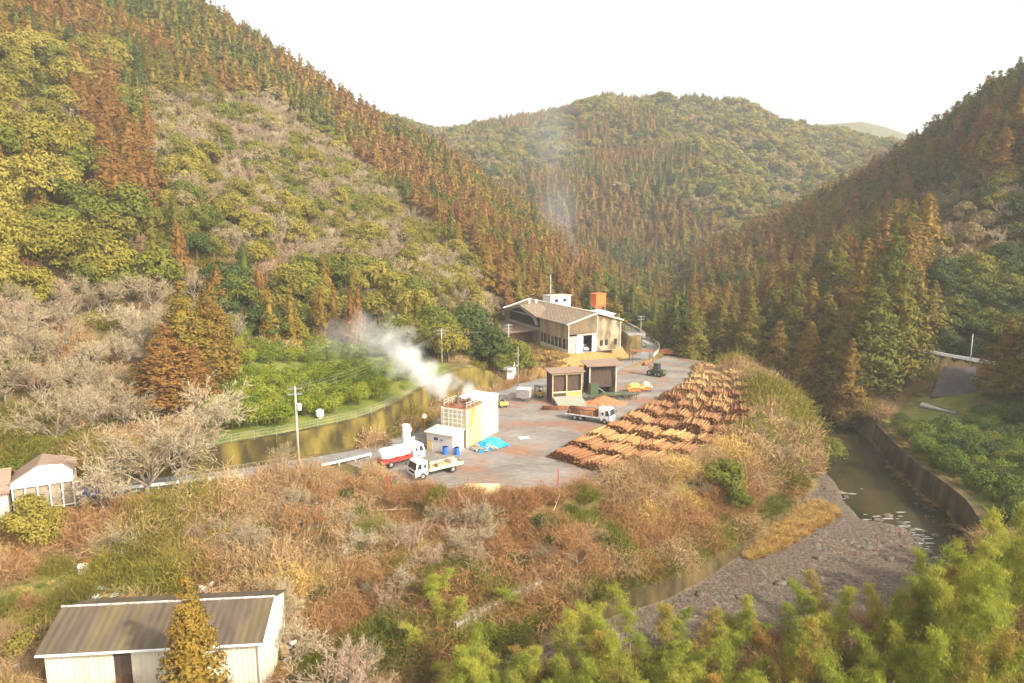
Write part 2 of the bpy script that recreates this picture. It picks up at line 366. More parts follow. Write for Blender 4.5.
M['roadm'] = asphalt('road_asphalt',(.19,.18,.165),(.25,.24,.22),(.2,.15,.1),.3)
def water_mat():
    m,nt,N,L = newmat('river_water')
    o = N.new('ShaderNodeOutputMaterial'); b = N.new('ShaderNodeBsdfPrincipled'); L.new(b.outputs[0],o.inputs[0])
    tc = N.new('ShaderNodeTexCoord'); mp = N.new('ShaderNodeMapping'); mp.inputs['Scale'].default_value = (1,.6,1); L.new(tc.outputs['Object'],mp.inputs[0])
    n = N.new('ShaderNodeTexNoise'); n.inputs['Scale'].default_value = .18; n.inputs['Detail'].default_value = 5; L.new(mp.outputs[0],n.inputs['Vector'])
    r = ramp(N,[(.3,(.018,.02,.01)),(.7,(.06,.045,.022))]); L.new(n.outputs['Fac'],r.inputs[0]); L.new(r.outputs[0],b.inputs['Base Color'])
    b.inputs['Roughness'].default_value = .1; b.inputs['Specular IOR Level'].default_value = .22
    n2 = N.new('ShaderNodeTexNoise'); n2.inputs['Scale'].default_value = 2.2; n2.inputs['Detail'].default_value = 4; L.new(mp.outputs[0],n2.inputs['Vector'])
    bp = N.new('ShaderNodeBump'); bp.inputs['Strength'].default_value = .25; bp.inputs['Distance'].default_value = .1; L.new(n2.outputs['Fac'],bp.inputs['Height']); L.new(bp.outputs[0],b.inputs['Normal'])
    return m
M['water'] = water_mat()
M['log_side'] = None
# ------------------------------------------------------------------ object helpers
def tag(o, label=None, cat=None, group=None, kind=None):
    if label: o['label'] = label
    if cat: o['category'] = cat
    if group: o['group'] = group
    if kind: o['kind'] = kind
    return o
def empty(name, loc=(0,0,0), rz=0, label=None, cat=None, group=None):
    o = bpy.data.objects.new(name,None); col.objects.link(o); o.location = loc; o.rotation_euler = (0,0,rz); o.empty_display_size = .3
    return tag(o,label,cat,group)
def np_mesh(name, V, Fs, mats, smooth=False):
    """V (n,3); Fs list of (faces array (k,3|4), material index)"""
    me = bpy.data.meshes.new(name); V = np.ascontiguousarray(V,dtype=np.float32)
    me.vertices.add(len(V)); me.vertices.foreach_set('co',V.ravel())
    Fs = [(np.asarray(f,dtype=np.int32),m) for f,m in Fs if len(f)]
    nl = sum(f.size for f,_ in Fs); nf = sum(len(f) for f,_ in Fs)
    me.loops.add(nl); me.polygons.add(nf)
    me.loops.foreach_set('vertex_index',np.concatenate([f.ravel() for f,_ in Fs]))
    tot = np.concatenate([np.full(len(f),f.shape[1],np.int32) for f,_ in Fs]); st = np.concatenate([[0],np.cumsum(tot)[:-1]]).astype(np.int32)
    me.polygons.foreach_set('loop_start',st)
    me.polygons.foreach_set('material_index',np.concatenate([np.full(len(f),m,np.int32) for f,m in Fs]))
    if smooth: me.polygons.foreach_set('use_smooth',np.ones(nf,bool))
    for m in mats: me.materials.append(m)
    me.update(calc_edges=True); return me
def link(name, me, parent=None, loc=None, rz=0):
    o = bpy.data.objects.new(name,me); col.objects.link(o)
    if parent: o.parent = parent
    if loc is not None: o.location = loc
    if rz: o.rotation_euler = (0,0,rz)
    return o
class MB:
    def __init__(s): s.v = []; s.f = []
    def add(s, vs, fs):
        n = len(s.v); s.v += [tuple(map(float,v)) for v in vs]; s.f += [tuple(i+n for i in f) for f in fs]; return s
    def box(s, c, d, rz=0, ry=0, rx=0):
        mt = Matrix.Translation(c)@Matrix.Rotation(rz,4,'Z')@Matrix.Rotation(ry,4,'Y')@Matrix.Rotation(rx,4,'X')
        vs = [mt@Vector((x*d[0]/2,y*d[1]/2,z*d[2]/2)) for x in (-1,1) for y in (-1,1) for z in (-1,1)]
        return s.add(vs,[(0,1,3,2),(4,6,7,5),(0,4,5,1),(2,3,7,6),(0,2,6,4),(1,5,7,3)])
    def cyl(s, a, b, r, r2=None, n=8, caps=True):
        a = Vector(a); b = Vector(b); r2 = r if r2 is None else r2
        d = (b-a).normalized(); u = d.orthogonal().normalized(); w = d.cross(u)
        vs = [a+(u*math.cos(t)+w*math.sin(t))*r for t in [2*PI*i/n for i in range(n)]]+[b+(u*math.cos(t)+w*math.sin(t))*r2 for t in [2*PI*i/n for i in range(n)]]
        fs = [(i,(i+1)%n,n+(i+1)%n,n+i) for i in range(n)]
        if caps: fs += [tuple(range(n))[::-1], tuple(range(n,2*n))]
        return s.add(vs,fs)
    def prism(s, prof, y0, y1, ax='Y'):
        """profile of (x,z) points swept along y"""
        n = len(prof); f = (lambda x,z,y:(x,y,z)) if ax=='Y' else (lambda x,z,y:(y,x,z))
        vs = [f(x,z,y0) for x,z in prof]+[f(x,z,y1) for x,z in prof]
        return s.add(vs,[(i,(i+1)%n,n+(i+1)%n,n+i) for i in range(n)]+[tuple(range(n))[::-1],tuple(range(n,2*n))])
    def quad(s,*p): return s.add(p,[tuple(range(len(p)))])
    def slab(s, p, t):
        """a quad given thickness t downwards"""
        q = [(a,b,c-t) for a,b,c in p]; n = len(p)
        return s.add(list(p)+q,[tuple(range(n)),tuple(range(n,2*n))[::-1]]+[(i,n+i,n+(i+1)%n,(i+1)%n) for i in range(n)])
    def tube(s, pts, r, n=6):
        for a,b in zip(pts,pts[1:]): s.cyl(a,b,r,n=n)
        return s
    def build(s, name, mat, parent=None, loc=None, rz=0, smooth=False, bevel=0):
        me = bpy.data.meshes.new(name); me.from_pydata(s.v,[],s.f); me.materials.append(M[mat] if isinstance(mat,str) else mat)
        if smooth:
            for p in me.polygons: p.use_smooth = True
        o = link(name,me,parent,loc,rz)
        if bevel:
            bv = o.modifiers.new('bevel','BEVEL'); bv.width = bevel; bv.segments = 2; bv.limit_method = 'ANGLE'
        return o
def setting(o, label=None):
    o['kind'] = 'structure'
    if label: o['label'] = label
    return o
HAZE,SUNAZ,SUNEL,SUNE,SKYS,EXPO=.00024,126,35,4.2,.15,.73
# ================================================================== setting
def grid_mesh():
    ny, nx = GX.shape
    V = np.stack([GX.ravel(),GY.ravel(),GZ.ravel()],1)
    i = np.arange(nx-1)[None,:]+np.arange(ny-1)[:,None]*nx; i = i.ravel()
    me = np_mesh('valley_terrain',V,[(np.stack([i,i+1,i+1+nx,i+nx],1),0)],[M['ground']],True)
    x,y = GX.ravel(),GY.ravel(); px,py,d = proj(x,y,GZ.ravel())
    grass = np.zeros(len(x)); dry = np.zeros(len(x)); grav = np.zeros(len(x))
    orch = np.where((y<175)&(d>1),sdf([(205,450),(330,432),(385,414),(430,396),(445,370),(425,335),(330,326),(225,330),(210,380)],px,py)/6,9)
    grass = np.maximum(grass,1-ss(orch))
    rf = sdf([Pz(*p)[:2] for p in [(880,428,-5),(905,405,-5),(1060,420,-4),(1140,470,-5),(1090,560,-5),(985,530,-5),(930,470,-5)]],x,y)
    grass = np.maximum(grass,.8*(1-ss(rf/3)))
    pd = sdf(PADW,x,y); dry = np.maximum(dry,(1-ss((pd-7)/3))*((y-.9*(x-13))<168))
    lf = sdf([Pz(*p)[:2] for p in [(-60,640,-5),(60,575,-4.5),(200,570,-4.5),(250,600,-5),(230,700,-6),(-80,760,-6)]],x,y)
    grass = np.maximum(grass,.55*(1-ss(lf/5)))
    scr = sdf([Pz(*p)[:2] for p in [(240,490,-2),(400,505,-2),(600,500,-2),(760,440,-3),(790,420,-3),(820,490,-6),(690,580,-7),(470,660,-7),(300,700,-7)]],x,y)
    dry = np.maximum(dry,.22*(1-ss(scr/4)))  # scrub ground coloured darker so hollows between the shrubs look shaded
    rv = sdf(RIVW,x,y); inr = 1-ss((rv+.2)/.8); grav = np.maximum(grav,inr)
    for k in (grass,dry): k *= (1-inr)
    ca = me.color_attributes.new('cover','FLOAT_COLOR','POINT')
    ca.data.foreach_set('color',np.stack([dry,grass,grav,np.ones(len(x))],1).astype(np.float32).ravel())
    return me
setting(link('terrain',grid_mesh()),'valley floor and steep wooded hillsides')
def flat_sheet(name, poly, z, mat):
    t = tessellate_polygon([[Vector((a,b,0)) for a,b in poly]])
    me = bpy.data.meshes.new(name); me.from_pydata([(a,b,z) for a,b in poly],[],[tuple(x) for x in t]); me.materials.append(M[mat])
    me.update()
    o = link(name,me); return o
def face_up(o):
    import bmesh
    bm = bmesh.new(); bm.from_mesh(o.data)
    for f in bm.faces:
        if f.normal.z < 0: f.normal_flip()
    bm.to_mesh(o.data); bm.free(); return o
yardpoly = [Pz(a,b,0)[:2] for a,b in [(345,463),(372,472),(392,490),(450,498),(500,499),(560,494),(610,484),(690,466),(740,446),(764,423),(766,398),(755,381),(735,369),(700,361),(660,354),(642,352),(600,363),(560,371),(520,381),(505,387),(500,391),(470,402),(440,414),(420,424)]]
setting(face_up(flat_sheet('yard_pavement',yardpoly,.0,'yard')),'grey dusty asphalt of the sawmill yard')
def ribbon(name, pts, w, mat, dz=0, n=3, z=None):
    pts = chaikin(pts,n); ns = normals2([p[:2] for p in pts])
    V = []
    for p,q in zip(pts,ns):
        zz = p[2] if z is None else z
        V += [(p[0]+q[0]*w/2,p[1]+q[1]*w/2,zz+dz),(p[0]-q[0]*w/2,p[1]-q[1]*w/2,zz+dz)]
    me = bpy.data.meshes.new(name); me.from_pydata(V,[],[(2*i,2*i+1,2*i+3,2*i+2) for i in range(len(pts)-1)]); me.materials.append(M[mat])
    o = link(name,me); return face_up(o)
ROADL = [Pz(a,b,0) for a,b in [(-90,511),(60,495),(150,483.5),(210,478),(260,471),(320,461),(372,452),(405,441),(435,423),(460,409),(485,399),(510,390),(535,384),(560,379),(600,371),(625,365)]]
setting(ribbon('road',ROADL,4.2,'roadm',.012),'grey road under the mossy retaining wall')
setting(ribbon('ramp_road',RAMP[1:],4.6,'roadm',.03),'road climbing past the right side of the sawmill')
setting(ribbon('hill_road',HR,4.6,'roadm',.03),'road across the right hillside')
sheet = flat_sheet('river_water',[(a,b) for a,b in RIVW],-9.0,'water'); face_up(sheet)
sheet['kind']='structure'; sheet['label']='dark shallow river'
# the river bed is higher than the water except where it flows
# distant ridge
def ridge(name, pts, Y0, depth, mat):
    V=[];n=len(pts)
    for px,py in pts:
        x,y,z = Py(px,py,Y0); V += [(x,y,z),(x,y-depth,z-depth*.6),(x,y+depth,z-depth*.5)]
    fs=[]
    for i in range(n-1):
        a=3*i; fs += [(a+1,a+4,a+3,a),(a,a+3,a+5,a+2)]
    me=bpy.data.meshes.new(name); me.from_pydata(V,[],fs); me.materials.append(M[mat])
    return link(name,me)
M['farwood'] = solid('farwood',(.06,.07,.03),(.1,.08,.03),.02,.95)
setting(ridge('distant_hill',[(780,128),(830,124),(862,122),(885,127),(905,134),(930,140),(1000,150),(1080,160)],1150,200,'farwood'),'hazy far ridge beyond the wooded mountain')
# ================================================================== walls
def wall(name, base, hs, mat, label, thick=1.3, lean=.15, cap=None, below=.5, side=1, z0=None):
    pts = [np.array([b[0],b[1],h,(z0 if z0 is not None else (b[2] if len(b)>2 else 0))]) for b,h in zip(base,hs)]
    pts = chaikin(pts,2); ns = normals2([p[:2] for p in pts],side)
    V=[]
    for p,q in zip(pts,ns):
        x,y,h,z = p
        V += [(x,y,z-below),(x+q[0]*lean*h,y+q[1]*lean*h,z+h),(x+q[0]*(lean*h+thick),y+q[1]*(lean*h+thick),z+h),(x+q[0]*(lean*h+thick),y+q[1]*(lean*h+thick),z-below)]
    fs=[]
    for i in range(len(pts)-1):
        a=4*i
        for k in range(4): fs.append((a+k,a+(k+1)%4,a+4+(k+1)%4,a+4+k))
    fs += [(0,1,2,3),tuple(range(4*len(pts)-4,4*len(pts)))]
    mb = MB(); mb.add(V,fs); o = mb.build(name,mat)
    tag(o,label,'wall'); return o, pts, ns
wo, wp, wns = wall('retaining_wall',[(*w,0) for w in wallw],[h for _,_,h in WALL],'mosswall','long curved mossy retaining wall below the orchard')
lbw = [Pz(a,b,-9) for a,b in LB[2:]]
wall('river_wall',lbw[:6],[3.3,3.4,3.4,3.4,3.3,3.2],'riverwall','mossy river wall below the brown scrub bank',thick=1.3,lean=.12,side=-1)
rbw = [Pz(a,b,-9) for a,b in RB[1:]]
wall('river_wall',rbw[::-1],[4,4,4,4,3.6],'riverwall','brown mossy river wall below the green bushes',thick=1.3,lean=.12,side=-1)
pw = [Pz(a,b,-5.9) for a,b in [(458,650),(500,632),(540,610),(572,597)]]
wall('embankment_wall',pw,[2.5,3.0,3.0,2.6],'palewall','pale streaked concrete wall showing through the brown scrub',thick=1.0,lean=.1,side=1)
# concrete ramp block and paved slope on the right bank
g=MB()
A_,B_,C_,D_ = Pz(944,366,3.7),Pz(982,367,3.7),Pz(984,400,-1.6),Pz(931,396,-1.6)
g.slab([A_,D_,C_,B_],.5); o=g.build('paved_slope','black'); o.data.materials[0]=solid('slope_lining',(.055,.045,.045),(.09,.07,.065),.8,.85)
tag(o,'dark lined sloping panel below the hillside guardrail','embankment')
g=MB(); A_,B_,C_,D_=Pz(922,402,-2.4),Pz(957,411,-2.4),Pz(957,420,-4.2),Pz(916,413,-4.2)
g.slab([A_,D_,C_,B_],.6); o=g.build('weir_block','black'); o.data.materials[0]=solid('block_grey',(.10,.08,.075),(.15,.12,.1),1.2,.9)
tag(o,'small grey concrete block with white crest among green bushes','concrete block')
g=MB(); g.slab([(A_[0],A_[1],A_[2]+.05),(D_[0]*.4+A_[0]*.6,D_[1]*.4+A_[1]*.6,D_[2]*.4+A_[2]*.6+.3),(C_[0]*.4+B_[0]*.6,C_[1]*.4+B_[1]*.6,C_[2]*.4+B_[2]*.6+.3),(B_[0],B_[1],B_[2]+.05)],.3)
g.build('white_crest','concrete',o)
# ================================================================== rails, fences, poles
def path_pts(pts, step):
    pts=[np.array(p,float) for p in pts]; out=[pts[0]]; acc=0
    for a,b in zip(pts,pts[1:]):
        l=np.linalg.norm(b-a); t=step-acc
        while t<=l: out.append(a+(b-a)*t/l); t+=step
        acc=(acc+l)%step
    return out
def guardrail(pts, label, h=.75, gap=2.5, beam=.28):
    root=empty('guardrail',pts[0],0,label,'guardrail'); c=np.array(pts[0],float)
    ps=path_pts(chaikin(pts,2),gap)
    for p in ps[:99]: g=MB(); g.cyl(p-c+(0,0,-.4),p-c+(0,0,h-.05),.07,n=6); g.build('post','steelwhite',root)
    g=MB(); ns=normals2([p[:2] for p in ps])
    prof=[(-.02,-beam/2),(.05,-beam/3),(0,0),(.05,beam/3),(-.02,beam/2),(-.06,beam/2),(-.06,-beam/2)]
    V=[]
    for p,q in zip(ps,ns):
        for a,b in prof: V.append((p[0]-c[0]-q[0]*(a+.14),p[1]-c[1]-q[1]*(a+.14),p[2]-c[2]+h-beam/2+b))
    n=len(prof); fs=[(i*n+k,i*n+(k+1)%n,(i+1)*n+(k+1)%n,(i+1)*n+k) for i in range(len(ps)-1) for k in range(n)]+[tuple(range(n)),tuple(range(len(V)-n,len(V)))]
    g.add(V,fs); g.build('rail_beam','white',root); return root
guardrail([Pz(a,b,0) for a,b in [(-60,515),(60,500),(150,489),(210,483),(258,477)]],'white guardrail beside the road behind the bare trees',beam=.4)
guardrail([Pz(a,b,0) for a,b in [(322,469),(350,463),(380,455)]],'white guardrail beside the road left of the parked trucks',beam=.32)
guardrail([Pz(a,b,0) for a,b in [(384,454),(400,449),(418,438)]],'short white guardrail behind the grey cabin',beam=.4)
guardrail([(x,y-2.6,h1(x,y-2.6)+.1) for x,y,z in [HR[0],HR[1],HR[2],HR[3]]],'white guardrail along the road on the shaded right hillside',beam=.4)
def barrier(pts,label,h=.7,t=.3):
    ns=normals2([p[:2] for p in pts]); V=[]
    for p,q in zip(pts,ns):
        V += [(p[0],p[1],p[2]-.6),(p[0],p[1],p[2]+h),(p[0]+q[0]*t,p[1]+q[1]*t,p[2]+h),(p[0]+q[0]*t,p[1]+q[1]*t,p[2]-.6)]
    fs=[(4*i+k,4*i+(k+1)%4,4*i+4+(k+1)%4,4*i+4+k) for i in range(len(pts)-1) for k in range(4)]+[(0,1,2,3),tuple(range(len(V)-4,len(V)))]
    g=MB(); g.add(V,fs); o=g.build('concrete_barrier','concrete'); return tag(o,label,'barrier')
rp=chaikin(RAMP[2:],2); rn=normals2([p[:2] for p in rp])
barrier([(p[0]-q[0]*2.5,p[1]-q[1]*2.5,p[2]) for p,q in zip(rp,rn)],'pale concrete barrier on the outer edge of the climbing road')
barrier([Pz(*p) for p in [(524,381,0),(545,376,0),(566,371,0)]],'pale kerb wall at the foot of the dry grass bank',.55,.4)
def mesh_fence(pts,h,gap,label,name='wire_fence',mat='steelwhite',rails=2,r=.035,base=0):
    root=empty(name,pts[0],0,label,'fence'); c=np.array(pts[0],float); ps=path_pts(pts,gap)
    for p in ps[:40]:
        g=MB(); g.cyl(p-c+(0,0,-.3),p-c+(0,0,h),r*1.6,n=5); g.build('post',mat,root)
    g=MB()
    for k in range(rails):
        z=h*(k+1)/rails
        for a,b in zip(ps,ps[1:]): g.cyl(a-c+(0,0,z),b-c+(0,0,z),r,n=4,caps=False)
    for a,b in zip(ps,ps[1:]):
        for t in (.2,.4,.6,.8):
            q=a+(b-a)*t-c; g.cyl(q+(0,0,.1),q+(0,0,h),.008,n=3,caps=False)
        for t in (.2,.4,.6,.8):
            g.cyl(a-c+(0,0,h*t),b-c+(0,0,h*t),.008,n=3,caps=False)
    g.build('wire_mesh',mat,root); return root
mesh_fence([Pz(a,b,0) for a,b in [(208,488),(232,484),(262,479),(300,473)]],2.4,2.4,'wire mesh fence with pale posts beside the road left of the utility pole',rails=2,r=.018,mat='grey')
tops=[np.array([p[0]+q[0]*(.15*p[2]+.45),p[1]+q[1]*(.15*p[2]+.45),p[2]]) for p,q in zip(wp,wns)]
mesh_fence([t for t in tops[6:34]],1.3,3.0,'thin wire fence on top of the mossy retaining wall',rails=3,r=.02,mat='grey')
def pole(px,py,z,h,label,r=.16,arm=True,transformer=False,mat='concrete',lamp=False,name='utility_pole',pos=None,cat='utility pole'):
    p=pos or Pz(px,py,z); root=empty(name,p,0,label,cat)
    g=MB(); g.cyl((0,0,-.6),(0,0,h),r,r*.65,n=10); g.build('shaft',mat,root,smooth=True)
    if arm:
        for k,dz in enumerate((.35,1.1)):
            g=MB(); g.box((0,0,h-dz),(1.9,.09,.09),.3)
            for sx in (-.85,-.4,.4,.85): g.cyl((sx*.95,sx*.3,h-dz+.05),(sx*.95,sx*.3,h-dz+.25),.045,n=5)
            g.build('crossarm','grey',root)
    if transformer:
        g=MB(); g.cyl((.45,0,h-3.3),(.45,0,h-2.4),.3,n=10); g.box((.2,0,h-2.8),(.4,.1,.1)); g.build('transformer','steelwhite',root)
    if lamp:
        g=MB(); g.cyl((0,0,h-.1),(1.1,-.2,h+.1),.05,n=5); g.build('lamp_arm','grey',root)
        g=MB(); g.box((1.3,-.24,h+.1),(.55,.22,.12)); g.build('lamp_head','lamp',root)
    return root
P1=pole(299,468,-.2,11.6,'pale concrete utility pole in front of the curved mossy wall',r=.2,transformer=True)
P2=pole(518,386,0,8.5,'dark slim pole beside the small white roofed shed',r=.12,mat='grey',arm=False)
P3=pole(0,0,0,9.5,'pale utility pole in the trees left of the sawmill',pos=(-.8,158,h1(-.8,158)))
P4=pole(0,0,0,10,'slim grey pole before the pinkish bare thicket by the far yard',pos=(33.5,176,1.0),r=.12,mat='grey')
P5=pole(0,0,0,6.2,'slim white pole standing at the hillside guardrail',pos=(HR[2][0]-3.5,HR[2][1]-2,HR[2][2]),r=.09,arm=False,mat='steelwhite',name='lamp_pole')
P6=pole(0,0,0,7,'white utility pole above the end of the mossy wall',pos=(-14.2,136,h1(-14.2,136)))
def wire(a,b,sag=1.2):
    a=Vector(a); b=Vector(b); pts=[]
    for i in range(15):
        t=i/14; p=a.lerp(b,t); p.z-=sag*4*t*(1-t); pts.append(p)
    g=MB(); g.tube(pts,.014,3)
    return g
def wires(A,hA,B,hB,label):
    a=Vector(A.location)+Vector((0,0,hA)); b=Vector(B.location)+Vector((0,0,hB))
    for k,(dx,dz) in enumerate(((-.8,0),(.8,0),(0,-.8))):
        o=wire(a+Vector((dx,0,dz)),b+Vector((dx,0,dz))).build('power_line','grey')
        tag(o,label,'wire','power lines between the poles')
wires(P1,11.4,P6,6.8,'thin power line running from the concrete pole past the boiler')
wires(P6,6.8,P3,9.3,'thin power line running towards the sawmill')
mast=empty('chimney_mast',fac(9,26,0),0,'tall thin chimney mast rising behind the sawmill roof','chimney')
g=MB(); g.cyl((0,0,0),(0,0,17.5),.22,.16,n=8); g.build('flue','grey',mast,smooth=True)
g=MB(); g.cyl((0,0,17.3),(0,0,17.9),.3,.3,n=8); g.build('cowl','darksteel',mast)
for i,(dx,dy) in enumerate(((5,3),(-5,3),(0,-6))):
    g=MB(); g.cyl((0,0,14),(dx,dy,7),.02,n=3); g.build('stay_wire','grey',mast)
# ================================================================== sawmill factory
fr=empty('sawmill',(0,0,0),0,'large old sawmill with broad brown roof and open doorway','building')
H0,H1_=7.4,9.5
def fw(name,pts,mat,thick=.12):
    """wall panel from 4 world points, given thickness inwards"""
    P_=[Vector(p) for p in pts]; n=(P_[1]-P_[0]).cross(P_[2]-P_[0]).normalized()*thick
    g=MB(); k=len(P_); g.add([*P_,*[p+n for p in P_]],[tuple(range(k)),tuple(range(k,2*k))[::-1]]+[(i,k+i,k+(i+1)%k,(i+1)%k) for i in range(k)])
    return g.build(name,mat,fr)
W,Lb=16,38
MAT=Matrix(((FU[0],FV[0],0,FO[0]),(FU[1],FV[1],0,FO[1]),(0,0,1,FZ),(0,0,0,1)))
class FB(MB):
    def build(s,*a,**k):
        s.v=[tuple(MAT@Vector(v)) for v in s.v]; return MB.build(s,*a,**k)
# u right along the gable, v back along the eave
g=FB(); g.box((1.2,.0,2.1),(2.4,.16,4.2)); g.build('fixed_panel','grey',fr); g=FB(); g.box((7.8,0,2.1),(1.3,.16,4.2)); g.build('door_leaf','white',fr)
g=FB(); g.box((5.6,0,4.35),(6.2,.3,.35)); g.build('door_track','concrete',fr)
g=FB(); g.prism([(0,4.6),(8.4,4.6),(8.4,H1_-.1),(0,H0)],-.06,.06); g.build('gable_panel','wall_dull',fr)
g=FB(); g.prism([(8.6,0),(16,0),(16,H0),(8.6,H1_-.1)],-.06,.06); g.build('gable_wall','wall_weathered',fr)
g=FB(); g.box((8.5,-.05,H1_/2-.1),(.22,.3,H1_-.2)); g.box((0,-.05,H0/2),(.3,.3,H0)); g.box((16,-.05,H0/2),(.3,.3,H0)); g.build('corner_post','concrete',fr)
for i,u in enumerate((3.3,)):
    g=FB(); g.box((u+.0,-.22,2.05),(1.9,.1,4.1)); d=g.build('sliding_door','white',fr)
g=FB()
for u in (10,11.6,14.5): g.box((u,-.1,1.9),(.9,.08,1.4))
g.build('window','glass',fr)
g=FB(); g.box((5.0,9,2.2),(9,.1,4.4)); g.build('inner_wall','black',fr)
g=FB(); g.box((8,19,-.05),(16,38,.1)); g.build('inner_floor','grey',fr)
# eave side wall
g=FB(); g.prism([(0,0),(15,0),(15,1.0),(0,1.0)],-.06,.06,'X'); g.build('plinth','cream',fr)
g=FB(); g.prism([(0,3.4),(15,3.4),(15,H0),(0,H0)],-.05,.07,'X'); g.build('upper_wall','wall_cream',fr)
for i in range(7):
    v=1+i*2.05
    g=FB(); g.box((0,v+.95,2.2),(.1,1.7,2.3)); g.build('window','glass',fr)
    g=FB(); g.box((-.03,v,2.2),(.18,.22,2.4)); g.build('mullion','plaster',fr)
g=FB(); g.box((0,15,H0/2),(.35,.35,H0)); g.build('corner_post','concrete',fr)
# annex with dark open gable
g=FB(); g.prism([(15,0),(38,0),(38,3.6),(15,3.6)],-.1,0,'X'); g.build('annex_wall','wall_rusty',fr)
g=FB(); g.prism([(15,3.6),(38,3.6),(38,H0),(15,H0)],1.6,1.7,'X'); g.build('gallery_shade','black',fr)  # black panel stands in for the shade inside the annex opening
g=FB(); g.slab([(-.3,15.2,3.95),(-.3,38,3.75),(2.0,38,4.1),(2.0,15.2,4.1)],.15); g.build('gallery_sill','plaster',fr)
g=FB(); g.slab([(-7,38,2.6),(-7,22,2.6),(-.15,16,3.9),(-.15,38,3.9)],.2); g.build('lean_to_roof','shedroof',fr)
g=FB(); g.prism([(-6.8,0),(-.2,0),(-.2,3.6),(-6.8,2.4)],22.2,22.35); g.build('lean_to_wall','wall_rusty',fr)
g=FB(); g.prism([(15.2,5.2),(17,7.2),(26,9.3),(38,7.0),(38,5.4),(37,5.4),(37,6.8),(26,8.8),(17.6,6.8),(16,5.2)],-1.2,-.6,'X'); g.build('annex_gable_frame','concrete',fr)
g=FB(); g.slab([(-1.3,15.4,7.4),(-1.3,26,9.5),(5,26,9.6),(5,15.4,7.6)],.18); g.slab([(-1.3,26,9.5),(-1.3,38,7.1),(5,38,7.3),(5,26,9.6)],.18); g.build('annex_roof','roof_factory',fr)
# back and far walls
g=FB(); g.box((16,19,H0/2),(.12,38,H0)); g.box((8,38,H0/2),(16,.12,H0)); g.build('rear_wall','wall_cream',fr)
# main roof
def roof(u0,u1,z0,z1,v0=-.5,v1=38.5):
    g=FB(); g.slab([(u0,v0,z0),(u1,v0,z1),(u1,v1,z1),(u0,v1,z0)],.18); return g
o=roof(-.6,8.45,H0-.1,H1_); o.build('roof_slope','roof_factory',fr)
o=roof(16.6,8.55,H0-.1,H1_); o.build('roof_slope','roof_factory',fr)
g=FB(); g.prism([(-.7,H0-.05),(8.5,H1_+.1),(16.7,H0-.05),(16.7,H0-.35),(8.5,H1_-.2),(-.7,H0-.35)],-.65,-.5); g.build('verge_board','cream',fr)
g=FB(); g.box((-.72,19,H0-.15),(.22,39,.28)); g.build('gutter','concrete',fr)
g=FB(); g.prism([(8.1,H1_+.02),(8.5,H1_+.2),(8.9,H1_+.02)],-.5,38.5); g.build('ridge_cap','plaster',fr)
g=FB(); g.prism([(-.7,H0+.02),(8.5,H1_+.2),(16.7,H0+.02),(16.7,H0-.3),(8.5,H1_-.1),(-.7,H0-.3)],38.5,38.8); g.build('rear_verge','white',fr)
# vents
for v in (33,28.5):
    g=MB(); c=fac(5.5,v,H0+1.2); e=empty('roof_vent',c,0,'white vent stack on the sawmill roof, '+('nearer its far end' if v>30 else 'nearer the middle'),'vent')
    q=MB(); q.cyl((0,0,-.6),(0,0,1.4),.3,n=8); q.build('pipe','white',e); q=MB(); q.cyl((0,0,1.35),(0,0,1.75),.5,.25,n=8); q.build('hood','white',e)
# rooftop plant behind: white boxes and orange container on legs
bx=empty('white_plant_room',fac(14,31,0),.55,'white flat-roofed block behind the sawmill roof','outbuilding')
q=MB(); q.box((0,0,5.4),(7,4,10.8)); q.build('wall','white',bx); q=MB(); q.box((0,0,10.9),(7.6,4.6,.25)); q.build('roof_slab','concrete',bx); q=MB(); q.box((-1.5,-2.05,9.6),(1.2,.1,.9)); q.box((1.4,-2.05,9.6),(1.2,.1,.9)); q.build('window','glass',bx)
bx=empty('low_annex',fac(19.5,18,0),.55,'low white annex roof beneath the orange hopper','outbuilding')
q=MB(); q.box((0,0,3.3),(9,6,6.6)); q.build('wall','wall_panel',bx); q=MB(); q.slab([(-4.8,-3.3,6.7),(4.8,-3.3,6.7),(4.8,3.3,7.2),(-4.8,3.3,7.2)],.15); q.build('roof','white',bx)
hp=empty('orange_hopper',fac(20.0,17,1.2),.55,'bright orange hopper raised behind the sawmill roof','hopper')
hp.scale=(.8,.8,.95)
q=MB(); q.box((0,0,9.9),(4.2,3.2,3.2)); q.add([(-2.1,-1.6,8.3),(2.1,-1.6,8.3),(2.1,1.6,8.3),(-2.1,1.6,8.3),(-.6,-.5,7.3),(.6,-.5,7.3),(.6,.5,7.3),(-.6,.5,7.3)],[(0,1,5,4),(1,2,6,5),(2,3,7,6),(3,0,4,7),(4,5,6,7)]); q.build('bin','orange',hp)
q=MB(); q.box((0,0,11.6),(4.5,3.5,.2)); [q.box((x,-1.63,9.9),(.12,.08,3.2)) for x in (-1.4,0,1.4)]; q.build('rim','orange',hp)
for sx in (-1.9,1.9):
    for sy in (-1.4,1.4):
        q=MB(); q.box((sx,sy,3.5),(.2,.2,9.8)); q.build('leg','concrete',hp)
